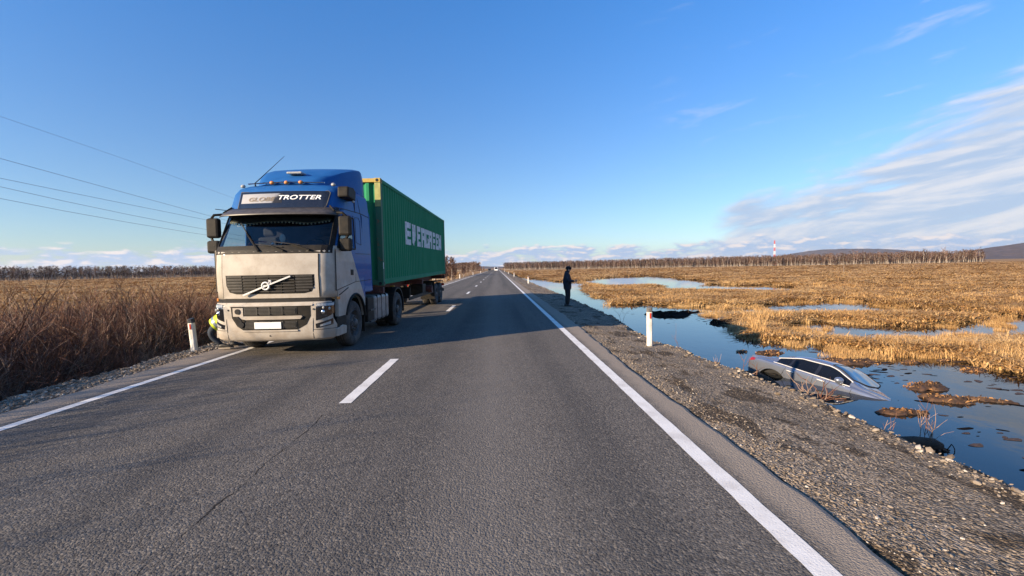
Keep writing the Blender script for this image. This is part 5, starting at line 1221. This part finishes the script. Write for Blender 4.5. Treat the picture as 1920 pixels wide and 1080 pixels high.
def build_man():
    T = man     # faces +x
    J = {'pelvis': (0, 0, .93, .18, .20), 'waist': (-.01, 0, 1.10, .19, .21), 'chest': (-.03, 0, 1.32, .185, .225), 'neckb': (-.01, 0, 1.50, .085, .10), 'neck': (.02, 0, 1.56, .06), 'skull': (.05, 0, 1.655, .092, .080), 'top': (.045, 0, 1.74, .07, .065), 'jaw': (.10, 0, 1.60, .045, .045),
         'nose': (.155, 0, 1.645, .014)}
    E_ = [('pelvis', 'waist'), ('waist', 'chest'), ('chest', 'neckb'), ('neckb', 'neck'), ('neck', 'skull'), ('skull', 'top'), ('skull', 'jaw'), ('jaw', 'nose')]
    for s, k, dx in ((-1, 'r', .02), (1, 'l', -.03)):
        J.update({'hip' + k: (dx * .3, s * .09, .86, .115), 'knee' + k: (dx + .02, s * .095, .49, .08), 'calf' + k: (dx, s * .095, .33, .072), 'ank' + k: (dx - .01, s * .095, .09, .052),
                  'sh' + k: (-.02, s * .21, 1.41, .10), 'elb' + k: (.0, s * .30, 1.13, .078), 'wri' + k: (.25, s * .12, 1.12, .055)})
        E_ += [('pelvis', 'hip' + k), ('hip' + k, 'knee' + k), ('knee' + k, 'calf' + k), ('calf' + k, 'ank' + k), ('chest', 'sh' + k), ('sh' + k, 'elb' + k), ('elb' + k, 'wri' + k)]
    def mo(c): return 2 if c.z > 1.555 and c.x > .03 else (0 if c.z > .80 else 1)
    skin_mesh('body', J, E_, [NAVY, TROU, SKIN], T, 'pelvis', 2, mo)
    h = MB(); P = []
    for i in range(7):
        a = math.pi / 2 * i / 6; z = 1.665 + .115 * math.sin(a); r_ = max(.002, math.cos(a) ** .7) if i < 6 else .002; P.append([(.045 + .112 * r_ * math.cos(t), .094 * r_ * math.sin(t), z - .02 * math.cos(t) * 0) for t in np.linspace(0, 2 * math.pi, 19)])
    P.insert(0, [(x, y, 1.63) for x, y, z in P[0]]); h.grid(P); h.build('knit_hat', WOOL, T, True)
    cl = MB(); cl.lathe([(-.03, .095), (.0, .10), (.05, .085)], (.0, 0, 1.52), 'z', 16); cl.build('collar', NAVY, T, True)
    hm = MB(); hm.lathe([(-.04, .150), (.0, .165), (.14, .175)], (0, 0, .80), 'z', 20); hem = hm.build('jacket_hem', NAVY, T, True); hem.scale = (.9, 1.0, 1.0)
    for s in (-1, 1):
        e = MB(); e.ball((.128, s * .033, 1.665), .011, 8, 6); e.build('eye', WHITE, T, True)
        e = MB(); e.ball((.05, s * .086, 1.64), .03, 8, 6, (.6, .3, 1)); e.build('ear', SKIN, T, True)
        hand(T, (.285, s * .085, 1.12), (.8, -s * .45, .1), (0, 0, 1 * s)); shoe(T, -.0 if s < 0 else -.05, s * .095, s * .12)
    ph = MB(); ph.box(.33, .34, -.04, .04, 1.10, 1.24); ph.build('phone', GLOSS, T, bevel=.004)
    mt = MB(); mt.tube([(.135, -.02, 1.612), (.14, 0, 1.610), (.135, .02, 1.612)], .005, 5); mt.build('mouth', material('lip', (.35, .14, .11), rough=.5), T)
build_man(); man.scale = (1.13, 1.15, 1.0)
worker = empty('person', (-5.94, 9.98, float(terrain_z(-6.02, 9.98)) + .06), R(12), 'stooping person in yellow reflective vest half hidden behind the truck', 'person')
def build_worker():
    T = worker   # faces +x (towards the truck), bent at hips and knees
    J = {'pelvis': (-.12, 0, .56, .13, .15), 'waist': (.0, 0, .66, .135, .16), 'chest': (.20, 0, .78, .14, .185), 'neckb': (.34, 0, .84, .075, .09), 'neck': (.39, 0, .87, .055), 'skull': (.47, 0, .90, .09, .08), 'top': (.53, 0, .95, .07, .065), 'jaw': (.52, 0, .83, .042)}
    E_ = [('pelvis', 'waist'), ('waist', 'chest'), ('chest', 'neckb'), ('neckb', 'neck'), ('neck', 'skull'), ('skull', 'top'), ('skull', 'jaw')]
    for s, k, dx in ((-1, 'r', 0), (1, 'l', .16)):
        J.update({'hip' + k: (-.14, s * .09, .50, .10), 'knee' + k: (-.26 + dx * 2.2, s * .12, .36, .072), 'calf' + k: (-.22 + dx * 1.6, s * .11, .24, .062), 'ank' + k: (-.06 + dx, s * .10, .09, .045),
                  'sh' + k: (.22, s * .20, .80, .08), 'elb' + k: (.30, s * .26, .54, .058), 'wri' + k: (.46, s * .20, .42, .044)})
        E_ += [('pelvis', 'hip' + k), ('hip' + k, 'knee' + k), ('knee' + k, 'calf' + k), ('calf' + k, 'ank' + k), ('chest', 'sh' + k), ('sh' + k, 'elb' + k), ('elb' + k, 'wri' + k)]
    def mo(c): return 2 if c.x > .36 and c.z > .76 else (0 if (c.z > .52 and c.x > -.22) else 1)
    skin_mesh('body', J, E_, [NAVY, JEANS, SKIN], T, 'pelvis', 2, mo)
    v = MB(); P = []
    A = Vector((-.20, 0, .50)); B = Vector((.34, 0, .84)); d = (B - A).normalized(); up = Vector((0, 1, 0)).cross(d)
    for i in range(9):
        t = i / 8; c = A.lerp(B, t); hw_, hh = .20 + .035 * math.sin(math.pi * t), .165 + .02 * math.sin(math.pi * t); P.append([tuple(c + Vector((0, 1, 0)) * hw_ * math.cos(a) + up * hh * math.sin(a)) for a in np.linspace(0, 2 * math.pi, 25)])
    v.grid(P); vest = v.build('reflective_vest', HIVIS, T, True)
    for t0 in (.08, .42, .74):
        b = MB(); Q = []
        for t in (t0, t0 + .09):
            c = A.lerp(B, t); hw_, hh = .205 + .035 * math.sin(math.pi * t), .170 + .02 * math.sin(math.pi * t); Q.append([tuple(c + Vector((0, 1, 0)) * hw_ * math.cos(a) + up * hh * math.sin(a)) for a in np.linspace(0, 2 * math.pi, 25)])
        b.grid(Q); b.build('reflective_band', BAND, vest, True)
    h = MB(); h.ball((.50, 0, .925), .11, 14, 10, (1, .88, .9)); h.build('knit_cap', WOOL, T, True)
    for s in (-1, 1):
        hand(T, (.49, s * .19, .39), (.6, 0, -.8), (0, s, 0)); shoe(T, -.02 + (.16 if s > 0 else 0), s * .10, s * .1, SHOE)
build_worker()

# ------------------------------------------------------------------ guide posts
POSTW = material('white_post_paint', (0.80, 0.78, 0.72), rough=.5, var=.15, vscale=5, col2=(0.62, 0.56, 0.46)); POSTB = material('post_band', (0.02, 0.022, 0.03), rough=.6); POSTG = material('grey_post_cap', (0.16, 0.15, 0.14), rough=.8, var=.4, vscale=20); REFL = material('red_reflector', (0.62, 0.05, 0.02), rough=.3)
def guide_post(x, y, h, lean, label, capm, yaw=0.0, w=.056):
    o = empty('guide_post', (x, y, float(terrain_z(x, y)) - .02), yaw, label, 'guide post', 'white guide posts along the road'); o.rotation_euler = (lean[0], lean[1], yaw)
    sec = [(-w, -.045), (-w * .4, -.055), (w * .6, -.05), (w, -.02), (w, .04), (-w * .3, .055), (-w, .035)]
    def shape(z0, z1, k=1.0, sl=0.0):
        m = MB(); n = len(sec); m.add([(u * k, v * k, z0) for u, v in sec] + [(u * k, v * k, z1 + (sl * (v + u * .3))) for u, v in sec], [tuple(range(n))[::-1], tuple(range(n, 2 * n))] + [(i, (i + 1) % n, n + (i + 1) % n, n + i) for i in range(n)]); return m
    shape(-.3, h - .10).build('post_body', POSTW, o, bevel=.006)
    shape(h - .10, h, 1.02, .25).build('post_band', capm, o, bevel=.006)
    r = MB(); r.box(-.018, .018, -.0625, -.054, h - .24, h - .12); r.build('reflector', REFL, o, bevel=.003)
    return o
guide_post(3.30, 9.68, .86, (0, 0), 'near white guide post with grey top on the right gravel shoulder', POSTG)
guide_post(-6.83, 10.3, .78, (0, R(-4)), 'leaning white guide post with black top in front of the brown thicket', POSTB)
lab = ['white guide post just past the standing person on the right shoulder', 'second white guide post past the standing person on the right shoulder', 'third small white guide post past the standing person on the right', 'last tiny guide post near where the right edge line vanishes']
for y, l in zip((50, 92, 138, 210), lab): guide_post(3.45, y, .85, (0, 0), l, POSTG, 0, .075)
lab = ['white guide post beside the birches behind the container', 'second white guide post beyond the container on the left roadside', 'tiny farthest guide post on the left roadside']
for y, l in zip((84, 130, 190), lab): guide_post(-6.95, y, .95, (0, 0), l, POSTB, 0, .085)

# ------------------------------------------------------------------ overhead wires, pole, mast
WIRE = material('wire_aluminium', (0.10, 0.10, 0.11), rough=.6)
W_ = [('A', 'topmost thin overhead wire crossing the sky left of the truck', [(-49.49, 38.0, 18.01), (-49.44, 42.36, 17.9), (-49.3, 47.37, 17.7), (-49.05, 53.74, 17.37), (-48.61, 62.07, 16.83), (-47.89, 73.47, 15.97), (-46.69, 90.0, 14.57)]),
      ('B', 'second overhead wire from the top left of the truck', [(-49.79, 38.0, 14.19), (-49.73, 42.36, 13.9), (-49.58, 47.37, 13.55), (-49.3, 53.74, 13.08), (-48.85, 62.07, 12.45), (-48.1, 73.47, 11.57), (-46.87, 90.0, 10.25)]),
      ('C', 'middle wire of the five left of the truck', [(-49.96, 38.0, 11.95), (-49.88, 42.36, 11.78), (-49.71, 47.37, 11.59), (-49.41, 53.74, 11.35), (-48.92, 62.07, 11.04), (-48.15, 73.47, 10.62), (-46.88, 90.0, 10.01)]),
      ('D', 'fourth overhead wire from the top left of the truck', [(-49.98, 38.0, 11.68), (-49.92, 42.36, 11.21), (-49.76, 47.37, 10.74), (-49.48, 53.74, 10.24), (-49.0, 62.07, 9.69), (-48.22, 73.47, 9.07), (-46.95, 90.0, 8.32)]),
      ('E', 'lowest overhead wire left of the truck', [(-50.08, 38.0, 10.45), (-50.01, 42.36, 10.0), (-49.84, 47.37, 9.57), (-49.54, 53.74, 9.12), (-49.05, 62.07, 8.65), (-48.27, 73.47, 8.13), (-46.99, 90.0, 7.56)])]
for k, l, pts in W_:
    m = MB(); m.tube(pts, .013 if k == 'A' else .021, 4); tag(m.build('overhead_wire', WIRE), l, 'wire', 'overhead wires left of the truck')
WOOD = material('weathered_wood', (0.22, 0.17, 0.13), rough=.9, var=.4, vscale=4)
up = empty('utility_pole', (-46.9, 90.2, float(terrain_z(-46.9, 90.2))), 0, 'wooden pole carrying the overhead wires behind the truck', 'pole')
m = MB(); m.tube([(0, 0, -.5), (0, 0, 16.2)], [.17, .11], 10); m.build('pole', WOOD, up)
for z in (9.1, 9.9, 11.6, 11.85, 16.1): m = MB(); m.box(-.4, .4, -.05, .05, z, z + .09); m.build('crossarm', WOOD, up)
fp = empty('marker_pole', (101.6, 129, float(terrain_z(101.6, 129))), 0, 'thin pale pole standing alone in the marsh below the far birches', 'pole')
m = MB(); m.tube([(0, 0, -.3), (.05, 0, 3.4)], [.10, .07], 8); m.build('pole', WOOD, fp); m = MB(); m.box(-.25, .35, -.05, .05, 2.95, 3.1); m.build('crossarm', WOOD, fp)
MR = material('mast_red', (0.55, 0.06, 0.03), rough=.6); MW = material('mast_white', (0.75, 0.74, 0.72), rough=.6)
mast = empty('radio_mast', (441.9, 705, float(terrain_z(441.9, 705))), 0, 'red and white lattice mast rising behind the far birches', 'mast')
for k in range(7):
    z0, z1 = k * 5.6, (k + 1) * 5.6; w0, w1 = 1.5 - .15 * k, 1.5 - .15 * (k + 1); m = MB()
    for sx, sy in ((-1, -1), (1, -1), (1, 1), (-1, 1)): m.tube([(sx * w0, sy * w0, z0), (sx * w1, sy * w1, z1)], .16, 4)
    for j in range(3):
        t0, t1 = j / 3, (j + 1) / 3; a, b = w0 + (w1 - w0) * t0, w0 + (w1 - w0) * t1; za, zb = z0 + 5.6 * t0, z0 + 5.6 * t1
        for (p, q) in (((-1, -1), (1, -1)), ((1, -1), (1, 1)), ((1, 1), (-1, 1)), ((-1, 1), (-1, -1))): m.tube([(p[0] * a, p[1] * a, za), (q[0] * b, q[1] * b, zb)], .10, 3); m.tube([(p[0] * a, p[1] * a, za), (q[0] * a, q[1] * a, za)], .10, 3)
    m.build('mast_section', MR if k % 2 == 0 else MW, mast)

# ------------------------------------------------------------------ traffic far down the road
def far_vehicle(name, x, y, L, W, H, paint, label, cat, van):
    o = empty(name, (x, y, 0), 0, label, cat); m = MB()
    pr = [(0, .35), (0, .95), (.15, 1.05), (.75, H * .97), (1.2, H), (L - .1, H), (L, H * .9), (L, .35)] if van else [(0, .35), (0, .75), (.9, .92), (1.6, H), (3.1, H), (3.9, .98), (L, .92), (L, .35)]
    m.prism(pr, lambda u, v, t: (t, u, v), -W / 2, W / 2); b = m.build('body', paint, o, bevel=.06)
    g = MB(); a, c = (pr[2], pr[3]); g.add([(-W * .42, a[0] + .05, a[1] + .06), (W * .42, a[0] + .05, a[1] + .06), (W * .38, c[0] - .04, c[1] - .06), (-W * .38, c[0] - .04, c[1] - .06)], [(0, 1, 2, 3)]); wn = g.build('windscreen', CARG, o); wn.location = (0, -.04, .03)
    for sg in (-1, 1):
        h = MB(); h.box(*sorted((sg * W * .3, sg * W * .46)), -.02, .05, .62, .80); h.build('headlight', LENS, o)
        for yy in (.8, L - .9): w = MB(); w.lathe([(0, .1), (0, .33), (-sg * .2, .33), (-sg * .2, .1)], (sg * W / 2, yy, .33), 'x', 16); w.build('wheel', RUBBER, o)
far_vehicle('delivery_van', -.55, 262, 5.2, 2.0, 2.3, material('van_white', (.8, .8, .8), var=.05), 'tiny white van driving where the road vanishes', 'van', True)
far_vehicle('distant_car', -4.2, 250, 4.5, 1.8, 1.5, material('car_dark', (.03, .03, .035), var=.1), 'tiny dark car in the left lane near the vanishing point', 'car', False)

# ------------------------------------------------------------------ mud, driftwood and stems in the water
MUD = material('wet_peat', (0.10, 0.052, 0.026), rough=.75, var=.5, vscale=7, bump=.8, bscale=18, col2=(0.035, 0.02, 0.012)); DARKMUD = material('black_peat', (0.012, 0.008, 0.006), rough=.95, spec=0.05, var=.4, vscale=4, bump=.6, bscale=10)
def mud(name, x, y, a, b, h, yaw, seed, mt, label):
    rs = random.Random(seed); n, k = 36, 8; rad = [1 + .75 * float(fbm(np.array(math.cos(2 * math.pi * i / n) * 1.7 + seed * 3.1), np.array(math.sin(2 * math.pi * i / n) * 1.7 + seed), 4)) + rs.uniform(-.14, .14) for i in range(n)]
    P = []
    for j in range(k + 1):
        t = j / k; P.append([(a * rad[i % n] * t * math.cos(2 * math.pi * i / n), b * rad[i % n] * t * math.sin(2 * math.pi * i / n), h * .7 * (1 - t ** 2.2) + h * (1.0 * float(fbm(np.array(i % n * .9 + seed), np.array(t * 6.0), 3)) + rs.uniform(-.22, .22)) * (t < .99) * (t > .01) - .05 * (t > .99) + .008) for i in range(n + 1)])
    m = MB(); m.grid(P); o = m.build(name, mt, None, True); o.location = (x, y, WATER_Z); o.rotation_euler = (0, 0, yaw)
    tf = MB()
    for q in range(int(50 + 260 * a * b) if mt is MUD else 40):
        an = rs.uniform(0, 6.28); rr = rs.random() ** .5 * 1.05; px, py = a * rr * math.cos(an), b * rr * math.sin(an); hh = rs.uniform(.02, .10); bd = rs.uniform(0, 6.28); ll = hh * rs.uniform(.3, 1.6); pz = max(0, h * (1 - rr ** 2)) - .02; cx_, cy_ = math.cos(bd), math.sin(bd); w_ = rs.uniform(.003, .007); tf.cur = rs.choice((0, 1, 1))
        tf.add([(px - cy_ * w_, py + cx_ * w_, pz), (px + cy_ * w_, py - cx_ * w_, pz), (px + cx_ * ll * .4, py + cy_ * ll * .4, pz + hh * .8), (px + cx_ * ll, py + cy_ * ll, pz + hh * rs.uniform(.3, .9))], [(0, 1, 2), (1, 3, 2)])
    t_ = tf.build('dead_grass', [MUD, STRAW[2]] if mt is MUD else [STRAW[2], MUD], o); t_['kind'] = 'stuff'
    tag(o, label, 'mud clump', 'clumps of peat lying in the water'); return o
for a in (('mud_clump', 10.6, 17.1, .62, .30, .10, .3, 1, MUD, 'brown peat clump behind the boot of the sunken car'), ('mud_clump', 12.0, 15.2, 1.15, .42, .13, -.25, 2, MUD, 'long brown peat clump behind the roof of the sunken car'),
          ('mud_clump', 11.75, 11.9, .52, .34, .14, .1, 3, MUD, 'brown peat clump with a raised middle off the car bonnet'), ('mud_clump', 11.2, 10.75, .50, .26, .12, -.5, 4, MUD, 'smooth brown peat slab in front of the raised clump'),
          ('mud_clump', 12.05, 10.7, .48, .13, .06, -.6, 5, MUD, 'narrow strip of peat right of the smooth slab'), ('mud_clump', 9.3, 9.95, .56, .17, .09, -.2, 6, MUD, 'pale ragged peat strip between the car and the dead stems'),
          ('mud_clump', 12.4, 31.5, 2.6, 1.6, .22, .5, 7, DARKMUD, 'wide black peat patch in the ditch behind the near guide post'), ('mud_clump', 13.6, 26.2, 1.5, 1.0, .20, .6, 8, DARKMUD, 'black peat patch between the guide post and the reeds'),
          ('mud_clump', 15.0, 13.6, .46, .2, .06, .2, 9, MUD, 'small peat strip near the reed fringe at the right edge'), ('mud_clump', 14.1, 14.9, .36, .13, .07, 0, 10, MUD, 'small peat clump below the reed fringe right of the car'),
          ('mud_clump', 9.68, 17.5, .24, .12, .05, .4, 11, MUD, 'tiny peat clump left of the car boot'), ('mud_clump', 15.6, 15.1, .32, .12, .06, .2, 12, MUD, 'small peat clump in the wet gap of the reeds')):
    mud(*a)
def debris():
    rng = np.random.default_rng(12); n = 1800; y = 6 + 30 * rng.random(n) ** 1.2; x = 7.0 + y * .24 + rng.random(n) ** .7 * (4.5 + y * .16); k = (land_sd(x, y) < -.05) & (fbm(x * .5, y * .5, 3) > .12) & (x > crest_r(y) + 3.2)
    x, y = x[k], y[k]; x = np.concatenate([x, 12.6 + rng.normal(0, 1.5, 120), 13.8 + rng.normal(0, 1.1, 90), rng.uniform(10.8, 17.5, 420)]); y = np.concatenate([y, 31.3 + rng.normal(0, 1.9, 120), 26.2 + rng.normal(0, 1.5, 90), rng.uniform(10.2, 15.8, 420)]); k2 = (np.arange(len(x)) < len(x) - 420) | (fbm(x * .8 + 3, y * .8, 3) > .02); x, y = x[k2], y[k2]; protos = []
    for s in range(4):
        m = MB(); rs = random.Random(s); q = [rs.uniform(.5, 1) for _ in range(9)]; m.add([(0, 0, .03)] + [(q[i] * math.cos(i * .698), q[i] * .42 * math.sin(i * .698), 0.004) for i in range(9)], [(0, 1 + i, 1 + (i + 1) % 9) for i in range(9)]); protos.append(m.mesh('flake', MUD if s % 2 else DARKMUD))
    sc = .03 + .26 * rng.random(len(x)) ** 2.2 ; scatter('floating_debris', 'bits of peat and dead leaves floating on the ditch', 'debris', np.stack([x, y, np.full(len(x), WATER_Z + .004)], 1), np.stack([0 * x, 0 * x, rng.normal(-.2, .5, len(x))], 1), sc, rng.integers(0, 4, len(x)), protos)
debris()
lg = empty('driftwood_log', (7.75, 8.05, WATER_Z + .05), R(-12), 'dark rotting log lying in the ditch under the dead stems', 'log')
m = MB(); m.tube([(-.62, 0, -.02), (-.35, .03, .03), (0, 0, .05), (.30, -.02, .04), (.42, -.03, .0)], [.05, .10, .12, .11, .07], 9); m.build('log', material('rotten_wood', (0.085, 0.048, 0.03), rough=.9, var=.5, bump=.8, bscale=22), lg, True)
m = MB()
for k in range(5): a = 1.26 * k; m.tube([(.36, -.02, .0), (.42 + .1 * math.cos(a), -.05 + .1 * math.sin(a), -.05), (.45 + .2 * math.cos(a), .2 * math.sin(a) - .04, -.14)], [.03, .02, .008], 5)
m.build('root', TWIG, lg)
ds = shrub_mesh(901, .95, 6, (TWIG2, TWIG), .42, 1, 3, .010); o = link('dead_plant', ds); o.location = (7.98, 8.0, WATER_Z + .05); tag(o, 'upright dead stems rising from the rotting log in the ditch', 'dead plant')
lp = MB(); lp.tube([(.06 * math.cos(t), .02 * math.sin(2 * t), .05 + .075 * math.sin(t)) for t in np.linspace(0, 2 * math.pi, 19)], .008, 6, cap=False); o = lp.build('twig_loop', DARKMUD, None, True); o.location = (8.25, 7.85, WATER_Z); tag(o, 'small dark looped twig sticking out of the water right of the log', 'twig')
def tangle(name, label, x, y, z, n, s, seed, flat=.35):
    rs = random.Random(seed); m = MB()
    for k in range(n):
        m.cur = 1 if rs.random() < .6 else 0; p = Vector((rs.uniform(-.5, .5), rs.uniform(-.25, .25), rs.uniform(0, .06))) * s; d = Vector((rs.uniform(-1, 1), rs.uniform(-.6, .6), rs.uniform(0, flat)))
        branch(m, p, d, s * rs.uniform(.35, .9), .011, 1, rs, 4, .45, 2, .15)
    me = bpy.data.meshes.new(name); me.from_pydata(m.v, [], m.f); me.materials.append(TWIG); me.materials.append(TWIG2); me.polygons.foreach_set('material_index', m.mi)
    o = link(name, me); o.location = (x, y, z); tag(o, label, 'brushwood'); return o
TWIGY = float(crest_r(7.4))
for nm, lb, y, dx, n, s, sd, fl in (('brushwood', 'tangle of dead twigs on the bank below the doors of the sunken car', 6.15, .30, 14, .46, 41, .7), ('brushwood', 'dry twigs on the bank edge by the rear wheel of the sunken car', 7.2, .22, 4, .36, 42, 1.2)):
    x = float(crest_r(y)) + dx; tangle(nm, lb, x, y, float(terrain_z(x, y)) + .02, n, s, sd, fl)
for lb, y, dx, h, sd in (('thin forked twig on the bank edge left of the sunken car', 7.75, .15, .5, 51), ('thin dead twigs on the bank edge just past the standing person', 16.2, .3, .75, 52), ('lone dry stalk beside the near guide post', 10.6, .45, .75, 53), ('dark dead stalks on the bank in front of the log', 4.75, .3, .42, 54)):
    x = float(crest_r(y)) + dx; o = link('dead_twig', shrub_mesh(sd, h, 2 if sd != 53 else 1, (TWIG, TWIG2), .4, 1, 3, .006)); o.location = (x, y, float(terrain_z(x, y))); tag(o, lb, 'twig')

# ------------------------------------------------------------------ thin air over the plain
def build_haze():
    m = bpy.data.materials.new('haze'); m.use_nodes = True; w = NT(m.node_tree); out = w.n('ShaderNodeOutputMaterial')
    v = w.n('ShaderNodeVolumePrincipled', {'Color': (0.78, 0.86, 1.0, 1), 'Density': 0.00004, 'Anisotropy': 0.2}); w.t.links.new(v.outputs[0], out.inputs['Volume'])
    b = MB(); b.box(-9500, 9500, -9500, 9800, -4.6, 260); o = b.build('haze', m); o['kind'] = 'stuff'; o['label'] = 'thin blue haze over the far hills and plain'; o['category'] = 'haze'
build_haze()
